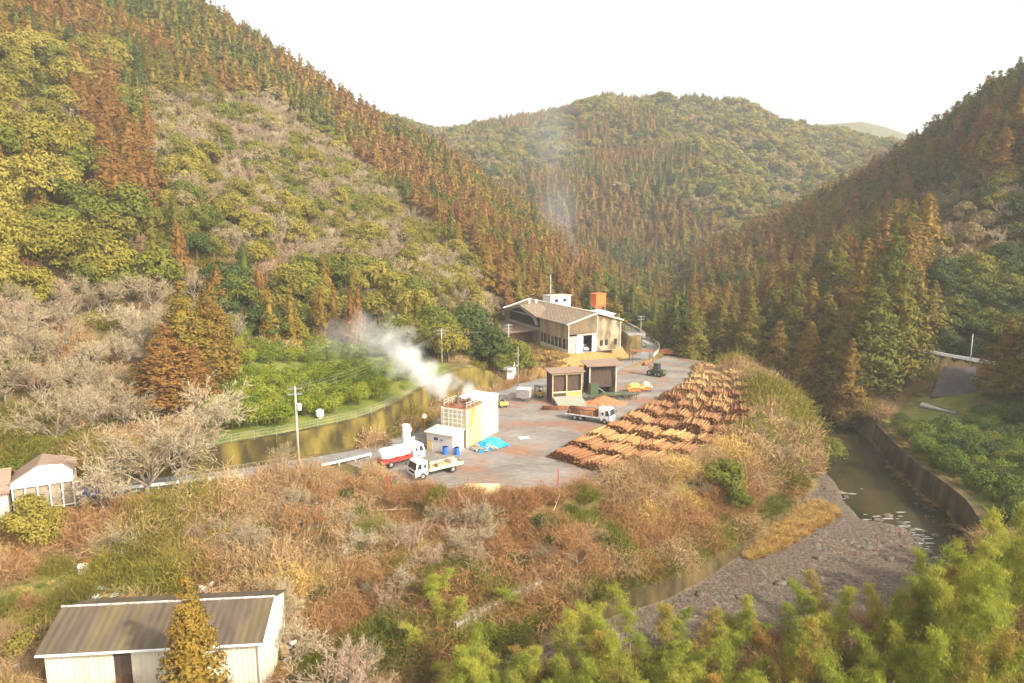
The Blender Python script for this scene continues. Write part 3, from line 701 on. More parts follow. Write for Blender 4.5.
# ================================================================== vehicles
def wheel(root,x,y,r=.48,w=.3):
    s=1 if y>0 else -1
    g=MB(); g.cyl((x,y-w/2,r),(x,y+w/2,r),r,n=20); t=g.build('wheel','rubber',root,bevel=.04)
    g=MB(); g.cyl((x,y+s*w/2,r),(x,y+s*(w/2+.02),r),r*.5,r*.42,n=14); g.build('rim','grey',t)
def truck_cab(root, x0, L=1.9, W=2.2, zb=.55, H=1.95, mat='white'):
    """cab with its front at x0+L"""
    f=x0+L; z=zb
    prof=[(x0,z),(f-.05,z),(f,z+.25),(f-.02,z+.95),(f-.32,z+H-.1),(f-.45,z+H),(x0+.08,z+H),(x0,z+H-.1)]
    g=MB(); g.prism(prof,-W/2,W/2); cb=g.build('cab',mat,root,bevel=.06)
    g=MB(); n=.03
    g.add([(f+.012,-W/2+.12,z+.98),(f+.012,W/2-.12,z+.98),(f-.27,W/2-.16,z+H-.2),(f-.27,-W/2+.16,z+H-.2),
           (f-.1,-W/2+.12,z+.98),(f-.1,W/2-.12,z+.98),(f-.4,W/2-.16,z+H-.2),(f-.4,-W/2+.16,z+H-.2)],[(0,1,2,3),(4,7,6,5),(0,4,5,1),(1,5,6,2),(2,6,7,3),(3,7,4,0)]); g.build('windscreen','glass',root)
    for s in (-1,1):
        g=MB(); y=s*(W/2+.012)
        g.add([(f-.25,y,z+.98),(x0+.95,y,z+.9),(x0+.95,y,z+H-.28),(f-.5,y,z+H-.28),(f-.25,y-s*.1,z+.98),(x0+.95,y-s*.1,z+.9),(x0+.95,y-s*.1,z+H-.28),(f-.5,y-s*.1,z+H-.28)],[(0,1,2,3),(4,7,6,5),(0,4,5,1),(1,5,6,2),(2,6,7,3),(3,7,4,0)]); g.build('side_window','glass',root)
        g=MB(); g.box((x0+.45,y,z+1.25),(.35,.03,.5)); g.build('rear_quarter_window','glass',root)
        g=MB(); g.box((f-.02,s*(W/2-.32),z+.3),(.1,.36,.2)); g.build('headlight','lamp',root)
        g=MB(); g.box((f+.05,s*(W/2+.2),z+1.3),(.08,.2,.38)); g.cyl((f-.2,s*(W/2-.02),z+1.5),(f+.05,s*(W/2+.18),z+1.48),.02,n=4); g.build('mirror','black',root)
        g=MB(); g.box((x0+.72,s*(W/2+.01),z+.6),(.02,.02,1.0)); g.box((f-.35,s*(W/2+.01),z+.55),(.02,.02,.8)); g.build('door_seam','black',root)
    g=MB(); g.box((f-.02,0,z+.02),(.18,W+.04,.3)); g.build('bumper','grey',root)
    g=MB(); g.box((f-.0,0,z+.55),(.05,W-.7,.25)); g.build('grille','black',root)
    return cb
def heading(a,b): return math.atan2(b[1]-a[1],b[0]-a[0])
rr=Pz(444,473,0); ff=Pz(411,481,0); 
def flatbed(c,h,label):
    t=empty('flatbed_truck',c,h,label,'truck')
    truck_cab(t,1.75)
    g=MB(); g.box((-.9,.38,.72),(5.6,.16,.24)); g.box((-.9,-.38,.72),(5.6,.16,.24)); [g.box((x,0,.7),(.12,.8,.15)) for x in (-3.2,-1.6,0,1.4)]; g.build('chassis','darksteel',t)
    g=MB(); g.box((-1.05,0,1.0),(5.3,2.3,.16)); b=g.build('flat_bed','timber',t)
    for s in (-1,1):
        g=MB(); g.box((-1.05,s*1.17,1.12),(5.3,.06,.38)); g.build('side_board','timber_pale',t)
    g=MB(); g.box((1.55,0,1.75),(.08,2.2,1.3)); g.build('headboard','darksteel',t)
    g=MB(); g.box((-3.72,0,1.0),(.06,2.3,.3)); g.build('tail_board','rust',t)
    for x in (2.55,-2.1):
        for s in (-1,1): wheel(t,x,s*.98)
    g=MB(); g.box((.5,-.9,.6),(.9,.4,.4)); g.build('fuel_tank','grey',t)
    g=MB(); [g.box((x,s*.95,.95),(1.15,.4,.05)) for x in (-2.1,) for s in (-1,1)]; g.build('mudguard','black',t)
    return t
cA=((rr[0]+ff[0])/2+.9,(rr[1]+ff[1])/2+1.3,0); hA=heading(rr,ff)
TA=flatbed(cA,hA,'white cab flatbed truck with empty timber deck nearest the scrub')
def local(t,x,y,z):
    c,s=math.cos(t.rotation_euler.z),math.sin(t.rotation_euler.z); l=t.location
    return (l[0]+c*x-s*y,l[1]+s*x+c*y,l[2]+z)
for i,(x,y,sx,sy,sz,m,lb,nm) in enumerate([(-.6,.3,1.2,.9,.35,'timber','rough brown wooden crate lying mid deck on the empty flatbed','wooden_crate'),(-2.6,-.2,.9,1.2,.45,'plaster','pinkish wooden crate near the tail of the empty flatbed','wooden_crate')]):
    g=MB(); g.box((0,0,sz/2),(sx,sy,sz)); [g.box((k*sx*.3,0,sz+.03),(.12,sy,.05)) for k in (-1,0,1)]; g.box((sx/2+.02,0,sz/2),(.04,sy,.08)); o=g.build(nm,m,None,local(TA,x,y,1.09),hA+.2*i); tag(o,lb,'crate')
# tank truck
a=Pz(383,468,0); b=Pz(419,459,0); hB=heading(a,b)
TB=empty('tank_truck',((a[0]+b[0])/2,(a[1]+b[1])/2+.3,0),hB,'white and red tank truck parked behind the flatbed','truck')
truck_cab(TB,1.35,H=2.0)
g=MB(); pr=[]
for k in range(14):
    t=2*PI*k/14; pr.append((math.cos(t),math.sin(t)))
V=[];ks=[(-3.5,.55),(-3.3,.9),(-3.0,1.0),(.7,1.0),(.95,.9),(1.05,.5)]
for x,s in ks: V+=[(x,c*1.12*s,1.85+q*.85*s) for c,q in pr]
g.add(V,[(i*14+k,i*14+(k+1)%14,(i+1)*14+(k+1)%14,(i+1)*14+k) for i in range(5) for k in range(14)]+[tuple(range(14))[::-1],tuple(range(70,84))]); g.build('tank','white',TB,smooth=True)
g=MB(); g.box((-1.25,0,.95),(4.6,2.1,.38)); [g.box((x,0,1.25),(.25,2.25,.5)) for x in (-3,-1.2,.5)]; g.build('red_skirt','red',TB)
g=MB(); g.cyl((-1.2,0,2.65),(-1.2,0,2.9),.35,n=12); g.build('hatch','grey',TB)
g=MB(); g.box((-.8,.38,.68),(5.6,.16,.24)); g.box((-.8,-.38,.68),(5.6,.16,.24)); g.build('chassis','darksteel',TB)
g=MB(); g.cyl((-3.6,-.9,.95),(-3.9,-.9,.95),.33,n=12); g.build('hose_reel','rust',TB)
for x in (2.1,-2.3):
    for s in (-1,1): wheel(TB,x,s*.98)
g=MB(); g.cyl((0,0,0),(0,0,2.6),.62,n=18); g.cyl((0,0,2.6),(0,0,2.75),.62,.45,n=18); [g.cyl((0,0,z),(0,0,z+.06),.64,n=18) for z in (.9,1.8)]
pp=Pz(404,455,0); e=empty('upright_tank',(pp[0],pp[1]+2.4,1.2),0,'white upright cylinder tank standing beside the tank truck','tank'); g.build('shell','white',e,smooth=False); g=MB(); g.box((0,0,-.6),(1.3,1.3,1.2)); g.build('stand','darksteel',e)
# log truck
a=Pz(569,418.5,0); b=Pz(612,424.5,0); hC=heading(a,b)
TC=empty('log_truck',((a[0]+b[0])/2,(a[1]+b[1])/2+.6,0),hC,'white truck carrying red brown logs towards the log piles','truck')
truck_cab(TC,2.3,H=2.1)
g=MB(); g.box((-.9,.38,.7),(6.6,.16,.24)); g.box((-.9,-.38,.7),(6.6,.16,.24)); g.build('chassis','darksteel',TC)
g=MB(); g.box((-1.0,0,.98),(6.3,2.3,.16)); g.build('flat_bed','steelwhite',TC)
g=MB(); g.box((2.1,0,1.9),(.1,2.25,1.7)); g.build('headboard','white',TC)
for x in (-3.3,-1.2,.9):
    for s in (-1,1):
        g=MB(); g.box((x,s*1.13,1.5),(.08,.08,1.0)); g.build('stake','grey',TC)
for x in (3.1,-2.4,-1.3):
    for s in (-1,1): wheel(TC,x,s*.98)
# car in doorway
vc=MAT@Vector((6.0,2.6,0)); ca=empty('parked_car',vc,math.atan2(-FV[1],-FV[0])+.15,'small white car parked inside the sawmill doorway','car')
g=MB(); g.prism([(-1.7,.3),(1.65,.3),(1.7,.75),(1.0,.95),(.55,1.5),(-1.3,1.55),(-1.7,1.0)],-.74,.74); g.build('body','white',ca,bevel=.06)
g=MB(); g.add([(1.03,-.62,.97),(1.03,.62,.97),(.62,.56,1.42),(.62,-.56,1.42),(.9,-.62,.97),(.9,.62,.97),(.5,.56,1.42),(.5,-.56,1.42)],[(0,1,2,3),(4,7,6,5),(0,4,5,1),(2,6,7,3),(1,5,6,2),(3,7,4,0)]); g.build('windscreen','glass',ca)
for s in (-1,1):
    g=MB(); g.box((-.35,s*.745,1.2),(1.5,.02,.4)); g.build('side_window','glass',ca)
    g=MB(); g.box((1.69,s*.52,.7),(.06,.3,.16)); g.build('headlight','lamp',ca)
for x in (1.1,-1.1):
    for s in (-1,1): wheel(ca,x,s*.66,.28,.18)
# ================================================================== boiler house, cabin
ux=np.array([.886,-.464]); uy=np.array([.464,.886])   # ux to the near corner, uy away along the rusty face
cr=np.array(Pz(467,447.5,0)[:2]); rzB=math.atan2(ux[1],ux[0])
bh=empty('boiler_house',(cr[0],cr[1],0),rzB,'tall rust stained cream boiler house with steam at its roof','building')
g=MB(); g.box((-2.2,2.3,2.9),(4.4,4.6,5.8)); g.build('rusty_section','wall_tank',bh)
g=MB(); g.box((-2.2,7.2,3.1),(4.4,5.2,6.2)); g.build('white_section','wall_panel',bh)
g=MB(); g.box((-2.2,2.3,5.86),(4.2,4.4,.12)); [g.box((x,y,6.05),(s,t,.3)) for x,y,s,t in ((-3,1.2,.9,.7),(-1.3,2.4,.8,1),(-2.5,3.4,1.2,.6),(-.7,.8,.5,.5))]; g.build('roof_deck','rust',bh)
g=MB(); g.box((-2.2,7.2,6.26),(4.6,5.3,.12)); g.build('roof_sheet','white',bh)
g=MB(); g.box((-.02,0,2.9),(.2,.2,5.9)); g.box((-4.4,0,2.9),(.2,.2,5.9)); g.box((.02,4.6,2.9),(.16,.2,5.9)); g.build('corner_post','steelwhite',bh)
g=MB()
for x in (-4.0,-3.2,-2.4,-1.6,-.8): g.box((x,-.16,4.3),(.07,.07,3.2))
for z in (2.9,3.6,4.3,5.0,5.7): g.box((-2.4,-.16,z),(3.8,.07,.08))
g.build('ladder_frame','steelwhite',bh)
g=MB(); g.box((-2.4,-.02,4.2),(3.7,.06,3.2)); g.build('louvre_panel','wall_panel',bh)
for x,y,h_,r_ in ((-2.6,1.6,1.2,.32),(-1.5,3.2,1.0,.28),(-3.2,3.0,.9,.3)):
    g=MB(); g.cyl((x,y,5.9),(x,y,5.9+h_),r_,n=10); g.build('steam_stack','darksteel',bh)
g=MB()
for y in (.3,1.5,2.7,3.9): g.cyl((-.2,y,5.9),(-.2,y,6.8),.03,n=4); g.cyl((-4.2,y,5.9),(-4.2,y,6.8),.03,n=4)
for x in (-.2,-4.2): g.cyl((x,.3,6.8),(x,3.9,6.8),.03,n=4); g.cyl((x,.3,6.4),(x,3.9,6.4),.03,n=4)
g.build('handrail','steelwhite',bh)
g=MB(); g.box((.04,1.0,2.9),(.06,.5,5.6)); g.box((.04,3.2,3.0),(.05,.3,4.6)); g.build('rust_streaked_duct','rust',bh).data.materials[0]=M['wall_tank']
e=empty('yellow_cage',(cr[0]-ux[0]*5.4+uy[0]*1.6,cr[1]-ux[1]*5.4+uy[1]*1.6,0),rzB,'yellow cage ladder beside the boiler house','ladder')
g=MB()
for x in (-.5,.5):
    for y in (-.5,.5): g.box((x,y,2.6),(.09,.09,5.2))
g.build('frame','yellow',e); g=MB(); [g.box((0,y,z),(1.0,.07,.07)) for z in (.8,1.6,2.4,3.2,4.0,4.8) for y in (-.5,.5)]; g.build('rung','yellow',e)
cc=np.array(Pz(453,454,0)[:2])
cb=empty('site_cabin',(cc[0],cc[1],0),rzB,'grey cabin with small window in front of the boiler house','cabin')
g=MB(); g.box((-2.3,1.5,1.4),(4.6,3.0,2.8)); g.build('wall','wall_panel',cb).data.materials[0]=solid('cabin_wall',(.55,.52,.5),(.62,.56,.47),1.0,.6,thr=(.5,.75))
g=MB(); g.slab([(-4.9,-.3,2.85),(.2,-.3,2.85),(.2,3.2,3.05),(-4.9,3.2,3.05)],.12); g.build('roof','cream',cb)
g=MB(); g.box((-2.9,-.03,1.9),(.75,.08,.5)); w=g.build('window','glass',cb); g=MB(); [g.box((-2.9,-.06,1.9+s*.28),(.85,.06,.06)) for s in (-1,1)]; [g.box((-2.9+s*.4,-.06,1.9),(.06,.06,.6)) for s in (-1,1)]; g.build('window_frame','steelwhite',w)
g=MB(); g.box((-2.0,-.03,1.85),(.45,.06,.28)); g.build('air_vent','grey',cb)
g=MB(); g.box((.03,1.6,1.05),(.06,.9,2.1)); d=g.build('door','steelwhite',cb); g=MB(); g.box((.08,1.25,1.1),(.05,.1,.1)); g.build('handle','black',d)
g=MB(); g.box((-4.1,-.02,.85),(.9,.05,1.5)); g.build('rust_patch','yellow',cb).data.materials[0]=solid('rust_yellow',(.62,.42,.12),(.5,.42,.3),2,.7)
def drum(p,mat,label,group=None,s=1):
    e=empty('drum',p,0,label,'drum',group); g=MB(); g.cyl((0,0,0),(0,0,.9*s),.3*s,n=16); g.build('barrel',mat,e)
    g=MB(); [g.cyl((0,0,z*s),(0,0,(z+.04)*s),.315*s,n=16) for z in (.28,.58,.86)]; g.build('hoop',mat,e); return e
lp=lambda x,y,z=0:(cc[0]+ux[0]*x+uy[0]*y,cc[1]+ux[1]*x+uy[1]*y,z)
drum(lp(-1.0,-.55),'blue','blue drum under the front wall of the grey cabin',s=1.25)
drum(lp(.65,.1),'blue','blue drum by the near corner of the grey cabin',s=1.25)
drum(Pz(395,484,0),'blue','blue drum on the ground by the flatbed cab',s=1.1)
def mirror(px,py,h,label):
    p=Pz(px,py,0); e=empty('traffic_mirror',p,0,label,'mirror')
    g=MB(); g.cyl((0,0,0),(0,0,h),.05,n=6); g.build('post','orange',e); g=MB(); g.cyl((0,.02,h),(0,-.12,h),.42,n=18); g.build('rim','orange',e); g=MB(); g.cyl((0,-.12,h),(0,-.14,h),.34,n=18); g.build('glass','lamp',e)
mirror(410,448,2.9,'round orange rimmed road mirror behind the tank truck')
mirror(425,438,3.6,'slim post mirror behind the grey cabin roof')
# blue tarpaulin over a low heap
tp=empty('tarp_heap',Pz(490,447,0),0,'bright blue tarpaulin draped over a low heap beside the boiler house','tarpaulin')
n=22; V=[]; 
dA=np.array([.75,.66]); dB=np.array([-.66,.75])
for i in range(n):
    for j in range(n):
        u=i/(n-1)*2-1; v=j/(n-1)*2-1; r=max(abs(u),abs(v))
        z=1.25*(1-ss((r-.35)/.65))*(.8+.2*math.cos(u*2.4))+.05*math.sin(9*u+4*v)+.05*math.sin(11*v)
        p=dA*u*2.9+dB*v*1.5+NR.rand(2)*.12; V.append((p[0],p[1],max(z+.06,.04)))
g=MB(); g.add(V,[(i*n+j,(i+1)*n+j,(i+1)*n+j+1,i*n+j+1) for i in range(n-1) for j in range(n-1)]); o=g.build('sheet','tarp',tp,smooth=False)
sd=o.modifiers.new('t','SOLIDIFY'); sd.thickness=.03
def rocks(cx,cy,n,rx,ry,zf,smin,smax,seed,flat=.6):
    rs=np.random.RandomState(seed); V=[];Fq=[]
    base=np.array([(0,0,1),(.9,0,.2),(.3,.85,.25),(-.75,.5,.1),(-.7,-.55,.2),(.3,-.9,.1),(0,0,-.8)]); fc=np.array([(0,1,2),(0,2,3),(0,3,4),(0,4,5),(0,5,1),(6,2,1),(6,3,2),(6,4,3),(6,5,4),(6,1,5)])
    for k in range(n):
        a=rs.rand()*2*PI; r=math.sqrt(rs.rand()); x=cx+rx*r*math.cos(a); y=cy+ry*r*math.sin(a); s=rs.uniform(smin,smax)
        th=rs.rand()*6.28; c,q=math.cos(th),math.sin(th); b=base*(1+rs.uniform(-.25,.25,base.shape))*s*np.array([1,.75,flat])
        b=np.stack([b[:,0]*c-b[:,1]*q,b[:,0]*q+b[:,1]*c,b[:,2]],1)+np.array([x,y,zf(x,y)]); Fq.append(fc+len(V)*7); V.append(b)
    return np.concatenate(V),np.concatenate(Fq)
V,Fq=rocks(*Pz(484,450,0)[:2],60,2.0,1.3,lambda x,y:.15+.5*NR.rand(),.15,.4,3)
o=link('rubble_heap',np_mesh('rubble',V,[(Fq,0)],[M['timber']])); tag(o,'brown heap of offcuts spilling from the blue tarpaulin','heap',kind='stuff')
# timber bundles
def planks(name,c,ang,L,Wd,Hh,nx,nz,mat,label,cat='timber',jit=.25):
    e=MB(); r=R_
    for k in range(nz):
        m=nx-k if nz>2 else nx
        for i in range(max(m,2)):
            y=(i-(m-1)/2)*Wd/nx; e.box((r.uniform(-jit,jit),y,(k+.5)*Hh/nz),(L*r.uniform(.85,1.05),Wd/nx*.86,Hh/nz*.8),r.uniform(-.05,.05))
    o=e.build(name,mat,None,c,ang); return tag(o,label,cat)
c1=Pz(482,493,0); planks('timber_stack',c1,-.05,4.4,2.6,.9,11,4,'timber_pale','pale yellow bundle of sawn timber at the near edge of the yard')
c1=Pz(430,491,0); planks('timber_stack',c1,.18,3.2,1.1,.25,5,1,'timber','few brown planks lying below the flatbed truck')
c1=Pz(512,440,0)
# litter in yard
g=MB(); g.box((0,0,.05),(1.6,1.1,.06),.2); o=g.build('board','white',None,Pz(524,438,0)); tag(o,'white board lying flat beside the blue tarpaulin','board')
# ================================================================== sheds in the middle
def shed(c,rz,label,parts):
    e=empty('shed',c,rz,label,'shed'); parts(e); return e
sA=Pz(552,403,0); sB=Pz(583,401,0); rz=heading(sA,sB)
def partsA(e):
    g=MB(); g.box((3,3.4,2.75),(6,.12,5.5)); g.box((0.06,1.7,2.75),(.12,3.4,5.5)); g.build('wall','shedwall',e)
    g=MB(); g.box((1.5,.35,3.7),(2.6,.08,3.3)); g.box((4.4,.35,3.7),(2.7,.08,3.3)); g.build('dark_cladding','shedwall',e)
    g=MB(); [g.box((x,0,2.9),(.22,.22,5.8)) for x in (.1,2.9,5.9)]; g.build('post','timber',e)
    g=MB(); g.box((3,-.02,2.0),(5.8,.12,.22)); g.box((3,-.02,5.5),(5.9,.14,.25)); g.build('cross_beam','timber_pale',e)
    g=MB(); g.box((4.4,-.05,1.35),(2.8,.1,.85)); g.build('yellow_board','yellow',e)
    g=MB(); g.box((1.5,-.03,1.4),(2.6,.06,.9)); g.build('lower_cladding','shedwall',e)
    g=MB(); g.slab([(-.6,-.7,5.95),(6.5,-.7,6.0),(6.5,3.6,6.2),(-.6,3.6,6.15)],.14); g.build('roof','shedroof',e)
    g=MB(); g.box((6.0,1.9,2.8),(.12,3.6,5.6)); g.build('end_wall','plaster',e)
shed(sA,rz,'brown open fronted shed with yellow board behind the log truck',partsA)
sC=(sB[0]+1.6,sB[1]+4.2,0)
def partsB(e):
    g=MB(); g.box((2.8,3.6,2.8),(5.6,.12,5.6)); g.build('wall','shedwall',e)
    g=MB(); g.box((2.8,.6,3.6),(5.2,.1,4.0)); g.build('dark_bay','shedwall',e)
    g=MB(); [g.box((x,0,2.9),(.25,.25,5.8)) for x in (.1,5.6)]; g.build('post','concrete',e)
    g=MB(); g.slab([(-.6,-.6,6.1),(7.2,-.6,6.15),(7.2,5.0,6.5),(-.6,4.6,6.4)],.14); g.build('roof','shedroof',e)
    g=MB(); g.box((5.75,2.6,2.0),(.12,5.0,4.2)); g.build('end_wall','plaster',e)
    g=MB(); g.box((5.85,2.6,5.0),(.1,4.6,1.3)); g.build('white_panel','white',e)
shed(sC,rz-.05,'taller brown shed bay with white end panel beside the green conveyor',partsB)
g=MB(); g.slab([(0,-3.4,.5),(5.6,-3.4,.5),(5.6,-.4,1.3),(0,-.4,1.3)],.5); o=g.build('loading_ramp','sheet_green',None,sA,rz); tag(o,'grey green sloping deck in front of the open shed','ramp')
# little white-roofed shed by the road
sw=Pz(501,381,0); e=empty('tool_shed',sw,-.25,'small shed with white roof at the road bend','shed')
g=MB(); g.box((1.35,1.4,1.35),(2.7,2.8,2.7)); g.build('wall','shedwall',e); g=MB(); g.box((2.72,1.4,1.35),(.06,2.7,2.6)); g.box((2.0,-.03,1.35),(1.4,.06,2.6)); g.build('front_panel','white',e)
g=MB(); g.box((.7,-.03,1.1),(.8,.06,2.1)); g.build('door','darksteel',e); g=MB(); g.slab([(-.4,-.5,2.75),(3.2,-.5,2.75),(3.2,3.2,3.25),(-.4,3.2,3.25)],.12); g.build('roof','white',e)
g=MB(); g.cyl((2.4,2.2,3),(2.4,2.2,3.9),.15,n=8); g.build('flue','white',e)
# skip box, yellow bits
e=empty('white_bin',Pz(524,401,0),-.3,'white box trailer on dark legs beside the slim pole','container'); g=MB(); g.box((0,0,1.6),(2.5,1.8,1.6)); g.build('box_body','wall_panel',e).data.materials[0]=M['grey']; g=MB(); g.box((0,0,2.45),(2.6,1.9,.1)); g.build('lid','white',e); 
for x in (-1,1):
    for y in (-.7,.7): g=MB(); g.box((x,y,.4),(.15,.15,.8)); g.build('leg','darksteel',e)
def machine(p,rz,label,name='forklift'):
    e=empty(name,p,rz,label,'forklift'); g=MB(); g.prism([(-1,.35),(.8,.35),(.8,.9),(.1,1.0),(-.1,1.1),(-1,1.15)],-.5,.5); g.build('body','yellow',e,bevel=.05)
    g=MB(); [g.box((x,y,1.6),(.07,.07,1.1)) for x in (-.7,.6) for y in (-.42,.42)]; g.box((-.05,0,2.15),(1.5,1.0,.07)); g.build('overhead_guard','darksteel',e)
    g=MB(); [g.box((1.0,y,1.2),(.1,.1,2.2)) for y in (-.3,.3)]; g.box((1.02,0,2.2),(.08,.7,.1)); g.build('mast','darksteel',e); g=MB(); [g.box((1.6,y,.15),(1.1,.12,.05)) for y in (-.3,.3)]; g.build('fork','grey',e)
    g=MB(); g.box((-.3,0,1.25),(.5,.5,.3)); g.build('seat','black',e)
    for x in (.5,-.65):
        for y in (-.45,.45): wheel(e,x,y,.3,.2)
machine(Pz(504,407,0),.4,'yellow forklift standing near the boiler house'); machine(Pz(539,397,0),2.2,'yellow forklift right of the white box trailer')
# excavator / log grab (yellow roof machine), conveyor with green frame, pole sets
e=empty('log_conveyor',Pz(589,400,0),.1,'long green roller conveyor table beside the brown sheds','conveyor')
g=MB()
for k in range(9):
    g.box((k*1.15,0,.9),(.12,1.6,.12)); 
    for y in (-.75,.75): g.box((k*1.15,y,.45),(.12,.12,.9))
g.build('frame','greenpaint',e); g=MB(); [g.cyl((k*.57,-.7,1.05),(k*.57,.7,1.05),.12,n=7) for k in range(17)]; g.build('roller','grey',e)
g=MB(); [g.box((4.6,y,1.15),(10.2,.1,.3)) for y in (-.85,.85)]; g.build('side_rail','greenpaint',e)
g=MB(); g.box((.9,0,2.2),(1.5,1.4,1.8)); g.prism([(.1,1.2),(1.8,1.2),(.4,3.3),(.1,3.3)],-.6,.6); g.build('feed_hopper','greenpaint',e)
g=MB(); g.slab([(1.0,-.5,3.0),(3.0,-.5,1.6),(3.0,.5,1.6),(1.0,.5,3.0)],.1); g.build('chute','sheet_green',e)
def cover(p,label,w,mat):
    e=empty('covered_machine',p,.1,label,'machine'); n=10; V=[]
    for i in range(n):
        for j in range(n):
            u=i/(n-1)*2-1; v=j/(n-1)*2-1; r=math.hypot(u,v)/1.3; V.append((u*w,v*w*.7,1.0*(1-ss((r-.2)/.9))+.9+.06*math.sin(7*u+3*v)))
    g=MB(); g.add(V,[(i*n+j,(i+1)*n+j,(i+1)*n+j+1,i*n+j+1) for i in range(n-1) for j in range(n-1)]); o=g.build('cover',mat,e); s=o.modifiers.new('t','SOLIDIFY'); s.thickness=.06
    g=MB(); g.box((0,0,.9),(w*1.6,w*1.1,1.1)); g.build('body','orange',e); g=MB(); [g.box((x*w*.75,y*w*.5,.3),(.15,.15,.6)) for x in (-1,1) for y in (-1,1)]; g.build('leg','darksteel',e)
cover(Pz(634,392,0),'machine under a domed yellow cover at the conveyor end',1.6,'yellow'); cover(Pz(646,391,0),'smaller machine under a low yellow cover right of the domed one',1.1,'timber_pale')
# grapple loader by the far yard
lo=Pz(656,376,0); e=empty('wheel_loader',lo,2.4,'dark wheel loader with raised arm at the far end of the yard','loader')
g=MB(); g.prism([(-2.2,.7),(1.2,.7),(1.4,1.2),(.2,1.5),(-.1,1.7),(-2.2,1.7)],-.8,.8); g.build('body','greenpaint',e,bevel=.06); g=MB(); g.prism([(-.8,1.7),(.5,1.7),(.3,2.9),(-.7,2.9)],-.65,.65); g.build('cab','glass',e); g=MB(); g.box((-.2,0,2.95),(1.3,1.4,.1)); g.build('cab_roof','greenpaint',e)
g=MB(); [g.cyl((1.0,y,1.4),(2.4,y,2.6),.1,n=5) for y in (-.5,.5)]; g.build('lift_arm','rust',e); g=MB(); g.prism([(2.3,2.2),(3.4,2.1),(3.3,2.5),(2.6,3.1)],-.9,.9); g.build('grapple','rust',e)
for x in (1.2,-1.3):
    for y in (-.85,.85): wheel(e,x,y,.7,.45)
g=MB(); g.box((0,0,2.9),(6,2.6,.15),0,.05); e=empty('open_shelter',Pz(641,362,0),.2,'rust coloured open shelter roof behind the wheel loader','shelter'); g.build('roof','rust',e)
for x in (-2.7,2.7):
    for y in (-1.1,1.1): g=MB(); g.box((x,y,1.4),(.15,.15,2.8)); g.build('post','darksteel',e)
# rock/bark heaps (cones of shredded bark)
def heap(name,c,rx,ry,h,mat,label,seed,n=26):
    V=[(0,0,h)]; rings=7
    rs=np.random.RandomState(seed)
    for k in range(1,rings+1):
        for i in range(n):
            t=2*PI*i/n; r=k/rings; q=1+.12*math.sin(3*t+seed)+.06*rs.randn(); V.append((rx*r*q*math.cos(t),ry*r*q*math.sin(t),h*(1-r)**1.05+rs.uniform(-.06,.06)*(k<rings)-(.1 if k==rings else 0)))
    fs=[(0,1+i,1+(i+1)%n) for i in range(n)]+[(1+(k-1)*n+i,1+k*n+i,1+k*n+(i+1)%n,1+(k-1)*n+(i+1)%n) for k in range(1,rings) for i in range(n)]
    g=MB(); g.add(V,fs); o=g.build(name,mat,None,c); return tag(o,label,'heap')
M['bark_chip']=solid('bark_chip',(.3,.1,.04),(.42,.19,.09),3,.95,bump=.6)
heap('bark_heap',Pz(604,403,0),4.2,2.6,1.5,'bark_chip','red brown bark heap behind the log truck',3)
heap('bark_heap',Pz(666,352,.5),5,2.4,1.0,'bark_chip','low red brown bark heap at the far road edge',5)
# ================================================================== logs
def log_mat(name,cols,ends=False):
    m,nt,N,L=newmat(name); o=N.new('ShaderNodeOutputMaterial'); b=N.new('ShaderNodeBsdfPrincipled'); L.new(b.outputs[0],o.inputs[0]); b.inputs['Roughness'].default_value=.85; b.inputs['Specular IOR Level'].default_value=.2
    at=N.new('ShaderNodeAttribute'); at.attribute_name='tone'; oi=N.new('ShaderNodeObjectInfo'); ad=N.new('ShaderNodeMath'); ad.operation='ADD'; L.new(at.outputs['Fac'],ad.inputs[0])
    mu=N.new('ShaderNodeMath'); mu.operation='MULTIPLY'; mu.inputs[1].default_value=.35; L.new(oi.outputs['Random'],mu.inputs[0]); L.new(mu.outputs[0],ad.inputs[1])
    n=len(cols); r=ramp(N,[(i/(n-1),c) for i,c in enumerate(cols)]); L.new(ad.outputs[0],r.inputs[0])
    tc=N.new('ShaderNodeTexCoord'); nz=N.new('ShaderNodeTexNoise'); nz.inputs['Scale'].default_value=2.2; nz.inputs['Detail'].default_value=5; L.new(tc.outputs['Object'],nz.inputs['Vector'])
    r3=ramp(N,[(.3,(.6,)*3),(.7,(1.25,)*3)]); L.new(nz.outputs['Fac'],r3.inputs[0]); L.new(mixc(N,L,1.0,r.outputs[0],r3.outputs[0],'MULTIPLY'),b.inputs['Base Color']); return m
M['log_side']=log_mat('log_side',[(.15,.052,.027),(.22,.09,.045),(.29,.135,.06),(.38,.215,.08),(.46,.30,.12)])
M['log_end']=log_mat('log_end',[(.10,.03,.014),(.17,.06,.026),(.28,.13,.055),(.42,.25,.11)])
LBND=[Pz(a,b,0)[:2] for a,b in [(546,459),(572,445),(600,432),(625,421),(645,410),(665,399),(682,389),(690,380),(696,371)]]
RBND=[Pz(a,b,0)[:2] for a,b in [(615,479),(678,468),(718,453),(746,437),(757,420),(758,405),(757,394),(753,383),(742,371)]]
ROWS=[]; nrow=13
for k in range(nrow):
    t_=k/(nrow-1); i_=t_*(len(LBND)-1); i0=min(int(i_),len(LBND)-2); f_=i_-i0
    ROWS.append((np.array(LBND[i0])*(1-f_)+np.array(LBND[i0+1])*f_,np.array(RBND[i0])*(1-f_)+np.array(RBND[i0+1])*f_,[.25,.4,.42,.28,.14,.1,.14,.22,.14,.4,.65,.72,.7][k],[1.9,2.0,1.9,2.0,2.0,1.9,2.0,1.9,1.9,1.9,1.8,1.8,1.6][k]))
logs=[]   # (centre, direction, half length, radius, tone, row)
rs=np.random.RandomState(5)
